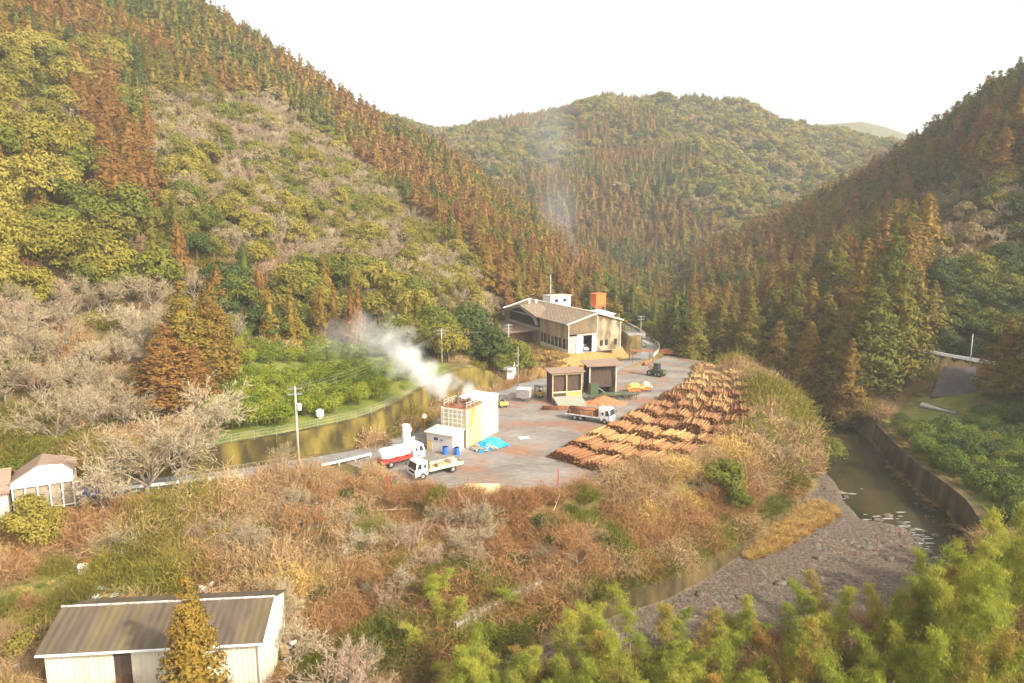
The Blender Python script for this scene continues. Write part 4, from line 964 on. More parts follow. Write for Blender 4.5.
for ri,(a,b,tone,hh) in enumerate(ROWS):
    A=a; B=b; L_=np.linalg.norm(B-A); s=(B-A)/L_; ax=np.array([-s[1],s[0]])
    nseg=max(2,int(L_/4.2)); segl=L_/nseg; ph=rs.rand()*6
    for k in range(nseg):
        base=A+s*segl*(k+.5); ang=rs.uniform(-.08,.08); tn=np.clip(tone+rs.uniform(-.2,.2),.02,.8); off=rs.uniform(-.25,.25); hk=hh*rs.uniform(.55,.85)
        d=ax*math.cos(ang)+s*math.sin(ang)
        r0=.15; z=r0; wdt=segl*.5+.3; layer=0
        while z<hk:
            half=wdt*(1-.5*(z/hk)**1.8); x=-half+(layer%2)*r0
            while x<half:
                r=rs.uniform(.085,.185); z_=z+rs.uniform(-.03,.03)
                c=base+s*x+ax*(2.5+off+rs.uniform(-.22,.22)); logs.append((c[0],c[1],z_,d[0]+rs.uniform(-.014,.014),d[1]+rs.uniform(-.014,.014),rs.uniform(-.012,.012),1.85*rs.uniform(.88,1.06),r,float(np.clip(tn+rs.uniform(-.12,.18),0,.95)),ri, z/hk)); x+=r*2.02
            z+=.255; layer+=1
        for q in range(2):  # a few rolled on top, askew
            c=base+s*rs.uniform(-wdt*.4,wdt*.4)+ax*(2.5+rs.uniform(-.6,.6)); dd=d+s*rs.uniform(-.12,.12); logs.append((c[0],c[1],z-.06+rs.uniform(0,.12),dd[0],dd[1],rs.uniform(-.03,.03),1.95,rs.uniform(.11,.17),float(np.clip(tn+rs.uniform(0,.25),0,.95)),ri,1))
def log_arrays(L,n=7,rel=None):
    V=[];Fs=[];Fe=[];T=[]
    t=np.arange(n)*2*PI/n
    for k,(x,y,z,dx,dy,dz,h,r,tn,ri,_) in enumerate(L):
        d=np.array([dx,dy,dz]); d/=np.linalg.norm(d); u=np.cross(d,(0,0,1)); u/=np.linalg.norm(u); w=np.cross(u,d)
        ring=np.cos(t)[:,None]*u+np.sin(t)[:,None]*w; c=np.array([x,y,z]) if rel is None else np.zeros(3)
        V.append(c-d*h+ring*r); V.append(c+d*h+ring*r*.88); V.append([c-d*h,c+d*h]); b=k*(2*n+2); i=np.arange(n); j=(i+1)%n
        Fs.append(np.stack([b+i,b+j,b+n+j,b+n+i],1)); Fe.append(np.stack([b+j,b+i,np.full(n,b+2*n)],1)); Fe.append(np.stack([b+n+i,b+n+j,np.full(n,b+2*n+1)],1)); T+= [tn]*(2*n+2)
    return np.concatenate(V),np.concatenate(Fs),np.concatenate(Fe),np.array(T)
def log_obj(name,L,n=7,rel=None):
    V,Fs,Fe,T=log_arrays(L,n,rel); me=np_mesh(name,V,[(Fs,0),(Fe,1)],[M['log_side'],M['log_end']])
    at=me.attributes.new('tone','FLOAT','POINT'); at.data.foreach_set('value',T.astype(np.float32)); return link(name,me)
order=sorted(range(len(logs)),key=lambda i:(logs[i][9]>2,-(logs[i][10]>.55),logs[i][1]-logs[i][2]*2.5))
ind=set(order[:270])
for i in ind:
    l=logs[i]; o=log_obj('log',[l],8,True); o.location=l[:3]
    tag(o,['golden brown log near the top of the closest log row','golden brown log near the top of the second log row from the front','golden brown log near the top of the third log row from the front'][min(l[9],2)],'log',['logs of the closest row','logs of the second row','logs of the third row'][min(l[9],2)])
o=log_obj('log_stacks',[l for i,l in enumerate(logs) if i not in ind],6); tag(o,'long rows of reddish and golden logs filling the right of the yard','logs',kind='stuff')
# logs on the truck (individual) and beside the sheds
tl=[]
for row,nn in enumerate((7,6,5,4)):
    for i in range(nn):
        y=(i-(nn-1)/2)*.3; c=local(TC,-1.0+rs.uniform(-.15,.15),y,1.2+row*.26); d=(math.cos(hC),math.sin(hC)); tl.append((c[0],c[1],c[2],d[0]+rs.uniform(-.01,.01),d[1],0,2.0 if 1 else 2.6,rs.uniform(.12,.15),rs.uniform(.02,.22),0,0))
for l in tl:
    l=list(l); l[6]=2.75; o=log_obj('log',[tuple(l)],8,True); o.location=l[:3]; tag(o,'red brown log loaded on the white truck','log','logs on the white truck')
side=[]
for (px,py,n_,an,tn,ln) in ((560,409,9,.05,.1,3.2),(612,396,7,-.15,.12,4.0),(596,410,6,-.1,.1,2.0)):
    p=Pz(px,py,0)
    for i in range(n_): side.append((p[0]+rs.uniform(-.3,.3),p[1]+(i%5-2)*.32,.16+(i//5)*.26,math.cos(an),math.sin(an)+rs.uniform(-.03,.03),0,ln,.15,tn+rs.uniform(-.05,.15),0,0))
for l in side: o=log_obj('log',[l],7,True); o.location=l[:3]; tag(o,'red brown log lying by the brown sheds','log','logs beside the brown sheds')
# red stakes round the yard edge
for k,(px,py,h_) in enumerate([(558,488,2.4),(388,497,2.6),(640,462,3.4),(652,459,3),(700,448,4),(714,444,3.6),(722,440,3.2),(770,420,4.2)]):
    g=MB(); g.box((0,0,h_/2-.2),(.13,.13,h_+.2)); g.box((0,0,h_),(.22,.22,.06)); o=g.build('steel_stake','red',None,Pz(px,py,-.3)); o.data.materials[0]=M['rust'] if k not in (0,1) else M['red']
    tag(o,['red steel stake at the yard edge near the pale wet patch','red steel stake in the scrub below the flatbed truck'][k] if k<2 else 'rusty steel stake beside the log rows','stake',None if k<2 else 'rusty stakes beside the log rows')
# ================================================================== near warehouse
w0=np.array([-37.5,50.2]); w1=np.array([-20.7,51.8]); wl=np.linalg.norm(w1-w0); rzW=math.atan2(w1[1]-w0[1],w1[0]-w0[0])
e=empty('warehouse',(w0[0],w0[1],-6),rzW,'white warehouse with dark brown corrugated roof nearest the camera','warehouse')
Hw=5.0; D=7.6; rise=1.5
g=MB(); g.box((2.6,0,Hw/2),(5.2,.15,Hw)); g.box((wl/2+3.3,0,Hw/2),(wl-6.6,.15,Hw)); g.build('front_wall','wall_white',e)
g=MB(); g.box((5.9,.08,Hw/2),(1.6,.12,Hw)); g.build('front_door','rust',e).data.materials[0]=M['shedwall']
g=MB(); g.prism([(0,0),(D,0),(D,Hw),(D/2,Hw+rise),(0,Hw)],wl-.08,wl+.07,'X'); g.build('gable_wall','wall_white',e)
g=MB(); g.prism([(0,0),(D,0),(D,Hw),(D/2,Hw+rise),(0,Hw)],-.07,.08,'X'); g.build('gable_wall','wall_white',e)
g=MB(); g.box((wl/2,D,Hw/2),(wl,.15,Hw)); g.build('rear_wall','wall_white',e)
g=MB(); g.slab([(-.5,-.45,Hw-.1),(wl+.25,-.45,Hw-.1),(wl+.25,D/2,Hw+rise+.08),(-.5,D/2,Hw+rise+.08)],.1); g.build('roof_slope','roof_dark',e)
g=MB(); g.slab([(-.5,D/2,Hw+rise+.08),(wl+.25,D/2,Hw+rise+.08),(wl+.25,D+.45,Hw-.1),(-.5,D+.45,Hw-.1)],.1); g.build('roof_slope','roof_dark',e)
g=MB(); g.cyl((-.5,D/2,Hw+rise+.1),(wl+.3,D/2,Hw+rise+.1),.1,n=8); g.build('ridge_cap','litter',e)
g=MB(); g.box((wl/2,-.52,Hw-.2),(wl+.9,.16,.14)); g.build('gutter','steelwhite',e)
for x in (9.9,wl-.15): g=MB(); g.cyl((x,-.3,0),(x,-.3,Hw-.25),.06,n=6); g.build('downpipe','steelwhite',e)
g=MB(); g.add([(wl+.26,-.47,Hw-.14),(wl+.26,D/2,Hw+rise+.1),(wl+.26,D/2,Hw+rise-.12),(wl+.26,-.47,Hw-.34),(wl+.32,-.47,Hw-.14),(wl+.32,D/2,Hw+rise+.1),(wl+.32,D/2,Hw+rise-.12),(wl+.32,-.47,Hw-.34)],[(0,1,2,3),(4,7,6,5),(0,4,5,1),(1,5,6,2),(2,6,7,3),(3,7,4,0)]); g.build('verge_board','steelwhite',e)
# hidden house at left
hp=Py(60,512,78); gz=h1(hp[0],hp[1]); e=empty('glasshouse',(hp[0]-3.0,hp[1]-3.2,gz-.1),.5,'brown roofed house with white gabled glazed porch among bare trees','house')
g=MB(); g.box((-5,2.6,1.6),(9,5.2,3.2)); g.build('wall','plaster',e)
g=MB(); g.slab([(-10,-.5,3.0),(-.2,-.5,3.0),(-.2,2.6,5.0),(-10,2.6,5.0)],.15); g.slab([(-10,2.6,5.0),(-.2,2.6,5.0),(-.2,5.8,3.0),(-10,5.8,3.0)],.15); g.build('roof','shedroof',e)
g=MB(); g.prism([(-.2,3.2),(6.0,3.2),(6.0,4.4),(5.0,5.3),(2.6,5.5),(-.1,3.8)],0,.12); g.build('white_gable','white',e)
g=MB(); g.slab([(-.3,0,3.75),(2.6,0,5.55),(2.6,5,5.55),(-.3,5,3.75)],.1); g.slab([(2.6,0,5.55),(6.2,0,4.5),(6.2,5,4.5),(2.6,5,5.55)],.1); g.build('porch_roof','shedroof',e)
g=MB(); [g.box((x,.05,1.6),(.16,.16,3.2)) for x in (0,1.2,2.4,3.6,4.8,5.9)]; [g.box((3,.04,z),(6,.1,.12)) for z in (.3,3.15)]; g.build('porch_frame','steelwhite',e)
g=MB(); g.box((3,.3,1.7),(5.8,.05,2.8)); g.build('porch_glass','glass',e).data.materials[0]=solid('dull_glass',(.25,.2,.13),(.35,.28,.2),2,.3)
g=MB(); g.box((3,4.9,1.6),(5.9,.1,3.2)); g.box((5.9,2.5,1.6),(.1,4.9,3.2)); g.build('porch_wall','plaster',e)
c=local(e,7.5,1.2,0); g=MB(); g.box((0,0,.5),(1.5,1.2,.6),.2); g.box((0,0,.85),(1.6,1.3,.1),.2); o=g.build('water_bin','blue',None,(c[0],c[1],h1(c[0],c[1])+.3)); tag(o,'blue bin beside the glazed porch','bin')
# orchard bits
q=onground(320,418); e=empty('white_tank',q,0,'small round white tank among the orchard trees','tank'); g=MB(); g.cyl((0,0,.3),(0,0,1.1),.6,n=16); g.cyl((0,0,1.1),(0,0,1.35),.6,.2,n=16); g.build('shell','white',e); g=MB(); g.cyl((0,0,-.2),(0,0,.3),.5,n=8); g.build('stand','concrete',e)
q=onground(355,366); g=MB(); g.box((0,0,.25),(4.5,.3,.35),.1); o=g.build('white_gutter_board','white',None,q); tag(o,'long white board on the orchard terrace','board')
q=onground(408,345); g=MB(); g.box((0,0,1.0),(3,2.4,2.0)); e=empty('hut',q,.3,'small pinkish hut behind the steam on the slope','hut'); g.build('wall','plaster',e); g=MB(); g.slab([(-1.8,-1.5,2.0),(1.8,-1.5,2.0),(1.8,1.5,2.4),(-1.8,1.5,2.4)],.1); g.build('roof','plaster',e)
# junk behind warehouse
def junk(px,py,n,rx,ry,label,seed,mats=('litter','white','timber','rust')):
    q=onground(px,py); g=MB(); r=random.Random(seed)
    vs={m:MB() for m in mats}
    e=empty('scrap_heap',q,0,label,'scrap'); 
    for k in range(n):
        x=r.uniform(-rx,rx); y=r.uniform(-ry,ry); z=h1(q[0]+x,q[1]+y)-q[2]+r.uniform(.2,.9)
        vs[mats[k%len(mats)]].box((x,y,z),(r.uniform(.3,1.3),r.uniform(.1,.7),r.uniform(.1,.5)),r.uniform(0,3),r.uniform(-.5,.5),r.uniform(-.4,.4))
    for m,b in vs.items(): b.build({'litter':'scrap_pile','white':'white_scrap','timber':'board_scrap','rust':'rusty_scrap'}[m],m,e)
junk(232,598,60,3.6,1.2,'white and grey scrap heap behind the right half of the warehouse',1); junk(118,600,36,2.4,1.0,'scattered white and rusty scrap behind the left half of the warehouse',2); junk(285,652,14,.8,1.4,'white litter beside the right gable of the warehouse',3); junk(12,672,22,1.6,1.0,'pale scrap heap at the lower left edge beside the warehouse',4); junk(184,596,8,.9,.7,'white boxes behind the ridge by the orange conifer',6)
q=onground(84,574); g=MB(); g.box((0,0,.5),(.9,.7,.9),.3); g.box((0,0,.97),(.96,.76,.06),.3); o=g.build('white_appliance','white',None,q); tag(o,'dumped white appliance on the grassy slope','appliance')
q=onground(85,566); g=MB(); g.cyl((0,0,.25),(.9,.2,.4),.35,n=10); g.cyl((.9,.2,.4),(1.0,.2,.42),.37,n=10); o=g.build('red_drum','red',None,q); tag(o,'red drum lying behind the dumped white appliance','drum')
# pale fallen bamboo poles in the scrub
for k,(a,b) in enumerate([((372,520),(440,523)),((430,525),(505,527)),((500,529),(560,527)),((640,492),(700,489)),((560,505),(548,540)),((700,560),(740,520))]):
    A=Vector(onground(*a)); B=Vector(onground(*b)); A.z+=1.2; B.z+=1.7; g=MB(); B=A.lerp(B,.55); g.cyl(A,B,.05,.02,n=6); mid=(A+B)/2; g.cyl(A.lerp(B,.6),A.lerp(B,.8)+Vector((0,.4,.6)),.03,.01,n=4)
    o=g.build('fallen_pole','timber_pale'); tag(o,'pale bare fallen pole lying over the brown scrub','pole','pale fallen poles in the scrub')
# ================================================================== plants
def unit(v): return v/np.maximum(np.linalg.norm(v,axis=1,keepdims=True),1e-6)
def leaves(C_,Nn,size,aspect=1.0,rs=NR,droop=0):
    """one small quad per centre, facing roughly along its normal"""
    n=len(C_); Nn=unit(Nn); a=unit(np.cross(Nn,rs.randn(n,3))); b=np.cross(Nn,a)
    if droop: 
        a=unit(a*(1-droop)+np.array([0,0,-1.0])*droop); b=unit(np.cross(Nn,a))
    s=(size*rs.uniform(.6,1.3,n))[:,None] if np.isscalar(size) else size[:,None]
    a=a*s*.5*aspect; b=b*s*.5/aspect
    k=rs.uniform(.25,.7,n)[:,None]
    V=np.stack([C_-a*.9-b*k,C_+a*1.0-b*.25,C_+a*.7+b*.9,C_-a*.8+b*k],1).reshape(-1,3)
    return V,np.arange(4*n).reshape(n,4)
def tube_np(pts,rads,n=5):
    V=[];F_=[]
    pts=[np.array(p,float) for p in pts]
    for i,(p,r) in enumerate(zip(pts,rads)):
        d=pts[min(i+1,len(pts)-1)]-pts[max(i-1,0)]; d/=np.linalg.norm(d)+1e-9; u=np.cross(d,(.3,1,.1)); u/=np.linalg.norm(u)+1e-9; w=np.cross(d,u)
        t=np.arange(n)*2*PI/n; V.append(p+(np.cos(t)[:,None]*u+np.sin(t)[:,None]*w)*r)
    for i in range(len(pts)-1):
        k=np.arange(n); F_.append(np.stack([i*n+k,i*n+(k+1)%n,(i+1)*n+(k+1)%n,(i+1)*n+k],1))
    return np.concatenate(V),np.concatenate(F_)
class Geo:
    def __init__(s): s.V=[];s.F=[];s.n=0
    def add(s,V,F_,m): s.V.append(V); s.F.append((F_+s.n,m)); s.n+=len(V)
    def mesh(s,name,mats):
        d={}
        for f,m in s.F: d.setdefault((m,f.shape[1]),[]).append(f)
        return np_mesh(name,np.concatenate(s.V),[(np.concatenate(v),k[0]) for k,v in d.items()],mats)
def sph(n,rs): return unit(rs.randn(n,3))
def cedar_geo(seed,lod,H=20.0,R=3.3):
    rs=np.random.RandomState(seed); crown=Geo(); trunk=Geo()
    nb,nl,ls=((250,34,.42),(130,16,.66),(64,10,1.05))[lod]
    t=rs.rand(nb)**1.2*.985; rr=R*(1-t)**.8*(1-.25*np.exp(-((t-.0)/.08)**2)); ang=np.arange(nb)*2.399+rs.rand(nb)*.8
    lump=1+.16*np.sin(ang*2+seed)+.12*np.sin(ang*3+t*9+seed*2)
    rad_=rr*rs.uniform(.62,1.02,nb)*lump+.08; z=H*(.1+.9*t)
    cr=(.33*rr+.14)*rs.uniform(.75,1.3,nb)
    c=np.stack([rad_*np.cos(ang),rad_*np.sin(ang),z-rad_*.12],1)
    d=sph(nb*nl,rs); d[:,2]=d[:,2]*.8+.25; P=np.repeat(c,nl,0)+unit(d)*np.repeat(cr,nl)[:,None]*rs.uniform(.7,1.05,nb*nl)[:,None]*np.array([1,1,1.25])
    out=np.repeat(c*np.array([1,1,0]),nl,0); Nn=unit(d)*1.0+unit(out+1e-3)*.55+rs.randn(nb*nl,3)*.42
    V,F_=leaves(P,Nn,np.repeat(ls*(.3+.85*rr/R),nl)*rs.uniform(.7,1.3,nb*nl),1.15,rs); crown.add(V,F_,0)
    tp=Geo(); zz=np.array([.12,.3,.5,.7,.84])*H; V,F_=tube_np([(0,0,a) for a in zz],[R*(1-a/H)**.8*.55+.02 for a in zz],7); crown.add(V,F_,0)
    V,F_=tube_np([(0,0,-1.5),(0,0,H*.25),(0,0,H*.9)],[.32,.25,.05],6); trunk.add(V,F_,0)
    return crown,trunk
def broad_geo(seed,lod,R=4.2,H=8.5):
    rs=np.random.RandomState(seed); crown=Geo(); trunk=Geo()
    nlobe,nl,ls=((26,230,.33),(22,135,.42),(15,62,.68))[lod]
    cen=[];rad_=[]
    for k in range(nlobe):
        d=sph(1,rs)[0]; d[2]=abs(d[2])*1.3-.5; q=rs.uniform(.5,.82); cen.append(np.array([0,0,H*.5])+d*np.array([R,R,H*.44])*q); rad_.append(R*rs.uniform(.28,.46))
    cen=np.array(cen); rad_=np.array(rad_)
    d=sph(nlobe*nl,rs); d[:,2]=d[:,2]*.75+.3; d=unit(d); P=np.repeat(cen,nl,0)+d*np.repeat(rad_,nl)[:,None]*rs.uniform(.72,1.08,nlobe*nl)[:,None]*np.array([1,1,.72])
    V,F_=leaves(P,d+rs.randn(len(d),3)*.32+np.array([0,0,.2]),ls,1.1,rs); crown.add(V,F_,0)
    top=np.array([rs.uniform(-.3,.3),rs.uniform(-.3,.3),H*.5]); V,F_=tube_np([(0,0,-1.2),(0,0,H*.2),top],[.3,.24,.14],6); trunk.add(V,F_,0)
    for k in range(7 if lod==0 else 3):
        e_=cen[k]; V,F_=tube_np([(0,0,H*.22),(np.array([0,0,H*.3])+e_)/2,e_],[.14,.09,.03],4); trunk.add(V,F_,0)
    return crown,trunk
def ribbons(A,B,w0_,w1_,rs):
    d=unit(B-A); s=unit(np.cross(d,rs.randn(len(A),3)))
    V=np.stack([A-s*w0_/2,A+s*w0_/2,B+s*w1_/2,B-s*w1_/2],1).reshape(-1,3); return V,np.arange(len(V)).reshape(-1,4)
def bare_geo(seed,lod,H=9.0,twk=1.0):
    rs=np.random.RandomState(seed); g=Geo(); tr=Geo()
    V,F_=tube_np([(0,0,-1.0),(rs.uniform(-.2,.2),rs.uniform(-.2,.2),H*.2)],[.22,.17],6); tr.add(V,F_,0)
    cfg=((5,4,5,6,4),(4,4,4,5,2),(3,3,4,4,0))[lod]; wid=((.13,.075,.05,.036),(.14,.1,.08,.06),(.18,.14,.11,.10))[lod]
    P=np.repeat(np.array([[0,0,H*.2]]),cfg[0],0); ang=np.arange(cfg[0])*2.4+rs.rand()*6; 
    D=unit(np.stack([np.cos(ang)*rs.uniform(.35,.9,cfg[0]),np.sin(ang)*rs.uniform(.35,.9,cfg[0]),rs.uniform(.7,1.1,cfg[0])],1)); Lg=H*.3*rs.uniform(.8,1.2,cfg[0])
    for lv in range(len(cfg)):
        if cfg[lv]==0: break
        E=P+D*Lg[:,None]; mid=(P+E)/2+rs.randn(*P.shape)*Lg[:,None]*.07
        w=wid[min(lv,3)]*twk; w2=wid[min(lv+1,3)]*twk
        if lv<2 and lod==0:
            for a,m_,b in zip(P,mid,E):
                V,F_=tube_np([a,m_,b],[w*.8,w*.65,w2*.6],4); tr.add(V,F_,0)
        else:
            V,F_=ribbons(P,mid,w,w*.85,rs); g.add(V,F_,0); V,F_=ribbons(mid,E,w*.85,w2,rs); g.add(V,F_,0)
        if lv+1>=len(cfg) or cfg[lv+1]==0: break
        k=cfg[lv+1]; tt=rs.uniform(.35,1.0,(len(P),k)); tt[:,0]=1.0
        NP=(P[:,None]*(1-tt[...,None])+E[:,None]*tt[...,None]).reshape(-1,3); ND=unit(np.repeat(D,k,0)+rs.randn(len(P)*k,3)*.52+np.array([0,0,.12])); Lg=np.repeat(Lg,k)*rs.uniform(.45,.78,len(P)*k); P,D=NP,ND
    return g,tr
def shrub_geo(seed,lod,R=1.9,H=1.9,green=False):
    rs=np.random.RandomState(seed); g=Geo()
    n=(1300,700,320)[lod]; w=(.02,.032,.055)[lod]
    a=rs.rand(n)*2*PI; q=np.sqrt(rs.rand(n)); base=np.stack([np.cos(a)*q*R*.75,np.sin(a)*q*R*.75,np.full(n,-.15)],1)
    tip=base+np.stack([np.cos(a)*q*R*.55,np.sin(a)*q*R*.55,H*rs.uniform(.45,1.05,n)*(1.05-q*.55)],1)+rs.randn(n,3)*.3
    mid=base*.45+tip*.55+np.array([0,0,.28]); end=tip+rs.randn(n,3)*.42+np.array([0,0,-.2])
    for A,B,k in ((base,mid,1),(mid,tip,.9),(tip,end,.7)):
        V,F_=ribbons(A,B,w*k,w*k*.8,rs); g.add(V,F_,0)
    m=(800,330,80)[lod]; d=sph(m,rs); d[:,2]=abs(d[:,2]); P=d*np.array([R,R,H])*rs.uniform(.6,.95,m)[:,None]; V,F_=leaves(P,d+rs.randn(m,3)*.6,(.08,.14,.25)[lod],1.6,rs); g.add(V,F_,0)
    return g
def tuft_geo(seed,R=.8,H=1.1,n=150,w=.04):
    rs=np.random.RandomState(seed); g=Geo(); a=rs.rand(n)*2*PI; q=np.sqrt(rs.rand(n)); base=np.stack([np.cos(a)*q*R*.7,np.sin(a)*q*R*.7,np.full(n,-.1)],1)
    mid=base+np.stack([np.cos(a)*.15,np.sin(a)*.15,H*.6*rs.uniform(.6,1.1,n)],1)+rs.randn(n,3)*.07; tip=mid+np.stack([np.cos(a)*.35,np.sin(a)*.35,H*.35*rs.uniform(.2,1.1,n)],1)+rs.randn(n,3)*.12
    V,F_=ribbons(base,mid,w,w,rs); g.add(V,F_,0); V,F_=ribbons(mid,tip,w,w*.4,rs); g.add(V,F_,0); return g
def bush_geo(seed,lod,R=1.7,H=2.3):
    rs=np.random.RandomState(seed); g=Geo(); t=Geo()
    nlobe,nl,ls=((11,140,.18),(9,80,.26),(7,40,.42))[lod]; d=sph(nlobe,rs); d[:,2]=abs(d[:,2]); cen=d*np.array([R*.55,R*.55,H*.42])+np.array([0,0,H*.42]); rd=R*rs.uniform(.38,.55,nlobe)
    dd=sph(nlobe*nl,rs); dd[:,2]=dd[:,2]*.8+.2; dd=unit(dd); P=np.repeat(cen,nl,0)+dd*np.repeat(rd,nl)[:,None]*rs.uniform(.7,1.1,len(dd))[:,None]
    V,F_=leaves(P,dd+rs.randn(len(dd),3)*.45,ls,1.25,rs); g.add(V,F_,0)
    V,F_=tube_np([(0,0,-.5),(0,0,H*.45)],[.09,.05],5); t.add(V,F_,0); return g,t
def bamboo_geo(seed,H=12.5):
    rs=np.random.RandomState(seed); g=Geo(); t=Geo(); az=rs.rand()*2*PI; bend=rs.uniform(1.4,3.4); dr=np.array([math.cos(az),math.sin(az),0])
    f=lambda u: dr*bend*(u**2.6)+np.array([0,0,H*(u-.10*bend/3*u**4)])
    us=np.linspace(-.08,1,12); V,F_=tube_np([f(max(u,0))+np.array([0,0,min(u,0)*H]) for u in us],[.055*(1-.75*max(u,0))+.008 for u in us],6); t.add(V,F_,0)
    nbch=46; bu=rs.uniform(.34,1.0,nbch)**.85; A=[];B=[];LP=[]
    for u in bu:
        p=f(u); L_=(1.0-abs(u-.55)*1.25)*rs.uniform(.7,1.7); a=rs.rand()*2*PI; d=np.array([math.cos(a),math.sin(a),rs.uniform(.15,.8)]); d/=np.linalg.norm(d)
        e_=p+d*L_+np.array([0,0,-.18*L_*L_]); m_=p+d*L_*.55; A+= [p,m_]; B+=[m_,e_]
        k=66; q=rs.uniform(.25,1.1,k)[:,None]; base=p*(1-q)+(p+d*L_)*q+np.array([0,0,-1.0])*(q**2)*.18*L_*L_; LP.append(base+rs.randn(k,3)*np.array([.24,.24,.2])*(.6+.5*q))
    V,F_=ribbons(np.array(A),np.array(B),.03,.02,rs); t.add(V,F_,0)
    P=np.concatenate(LP); V,F_=leaves(P,rs.randn(len(P),3)*.9+np.array([0,0,.8])+unit(P*np.array([1,1,0])+.01)*.3,.145,2.6,rs,droop=.5); g.add(V,F_,0); return g,t
# ------------------------------------------------------------------ prototype meshes
LIB={}   # kind -> lod -> variant -> (crown Geo, trunk Geo)
def lib(kind,fn,nv,lods=3):
    LIB[kind]=[[fn(100*(l+1)+17*v+hash(kind)%1,l) for v in range(nv)] for l in range(lods)]
lib('cedar',cedar_geo,4); lib('broad',broad_geo,4); lib('bare',bare_geo,4); lib('bush',bush_geo,3)
lib('shrub',lambda s,l:(shrub_geo(s,l),None),3)
LIB['bamboo']=[[bamboo_geo(50+v) for v in range(7)]]; LIB['tuft']=[[(tuft_geo(70+v),None) for v in range(3)]]
MC={}
def mesh_of(kind,lod,v,mat,what='all',bark='bark'):
    key=(kind,lod,v,mat,what)
    if key not in MC:
        c,t=LIB[kind][lod][v]; g=Geo()
        if what in('all','crown'):
            for V,(f,m) in zip(c.V,c.F): g.add(V,f-(f.min()-0)*0-0 if False else f-g_off(c,f),0)
        if what in('all','trunk') and t:
            for V,(f,m) in zip(t.V,t.F): g.add(V,f-g_off(t,f),1 if what=='all' else 0)
        mats=[M[mat],M[bark]] if what=='all' else ([M[mat]] if what=='crown' else [M[bark]])
        MC[key]=g.mesh(kind+'_'+what,mats)
    return MC[key]
def g_off(geo,f):
    n=0
    for V,(ff,m) in zip(geo.V,geo.F):
        if ff is f: return n
        n+=len(V)
# ------------------------------------------------------------------ where what grows
def poly(px,py,pts): return pinside(pts,px,py)
SH=RIVW
plants=[]   # dict arrays collected per kind
BLD=[[fac(*a)[:2] for a in ((-9,-2.5),(17,-2.5),(25,9),(25,30),(17,39),(-9,39))],[(-39.5,48),(-18.5,50),(-19.5,61),(-41,59)],[(hp[0]-1,hp[1]-1) for hp in [(0,0)]]]
gl=bpy.data.objects['glasshouse']; gx,gy=gl.location.x,gl.location.y; BLD[2]=[(gx-11,gy-1.5),(gx+9.0,gy-1.5),(gx+9,gy+7),(gx-11,gy+7)]
def roadmask(x,y):
    m=np.zeros(x.shape,bool)
    for pts,w in ((RAMP,3.6),(HR,3.6)):
        for a,b in zip(chaikin(pts,2),chaikin(pts,2)[1:]):
            e_=b[:2]-a[:2]; t=np.clip(((x-a[0])*e_[0]+(y-a[1])*e_[1])/(e_@e_),0,1); m|=np.hypot(x-a[0]-e_[0]*t,y-a[1]-e_[1]*t)<w
    return m
RP=[p[:2] for p in RAMPPAD]+[Pz(916,420,-4)[:2]]
def nobuild(x,y,marg=1.0):
    m=(sdf(FLATW,x,y)>marg)&(sdf(RIVW,x,y)>.9)&~roadmask(x,y)
    for b in BLD: m&=sdf(b,x,y)>marg
    m&=sdf([Pz(*p)[:2] for p in [(938,362,3.7),(986,363,3.7),(988,400,-1.6),(960,424,-4),(912,418,-4),(925,396,-1.6)]],x,y)>1.0
    return m
def jgrid(x0,x1,y0,y1,s,seed):
    rs=np.random.RandomState(seed); X,Y=np.meshgrid(np.arange(x0,x1,s),np.arange(y0,y1,s)); X=X+rs.uniform(-.42,.42,X.shape)*s; Y=Y+rs.uniform(-.42,.42,Y.shape)*s; return X.ravel(),Y.ravel()
T={k:[] for k in('cedar','broad','bare','bush','shrub','tuft','bamboo')}
def emit(kind,x,y,z,scale,mat,sz=None,var=None):
    n=len(x)
    if n: T[kind].append(dict(x=x,y=y,z=z,s=scale,sz=scale if sz is None else sz,m=np.array([mat]*n) if isinstance(mat,str) else mat))
def choose(rs,n,opts):
    ks=[k for k,_ in opts]; p=np.array([w for _,w in opts],float); return np.array(ks)[rs.choice(len(ks),n,p=p/p.sum())]
def choose2(n,opts,field):
    ks=[k for k,_ in opts]; p=np.array([w for _,w in opts],float); p/=p.sum()
    if n==0: return np.array([],dtype='<U12')
    v=field+.22*rs.randn(n); q=np.argsort(np.argsort(v))/n; return np.array(ks)[np.minimum(np.searchsorted(np.cumsum(p),q,side='right'),len(ks)-1)]
ZC=lambda px,py,*pts: pinside(list(pts),px,py)
ORCH=[(212,446),(330,428),(385,414),(418,400),(436,372),(420,338),(330,330),(225,333),(205,380)]
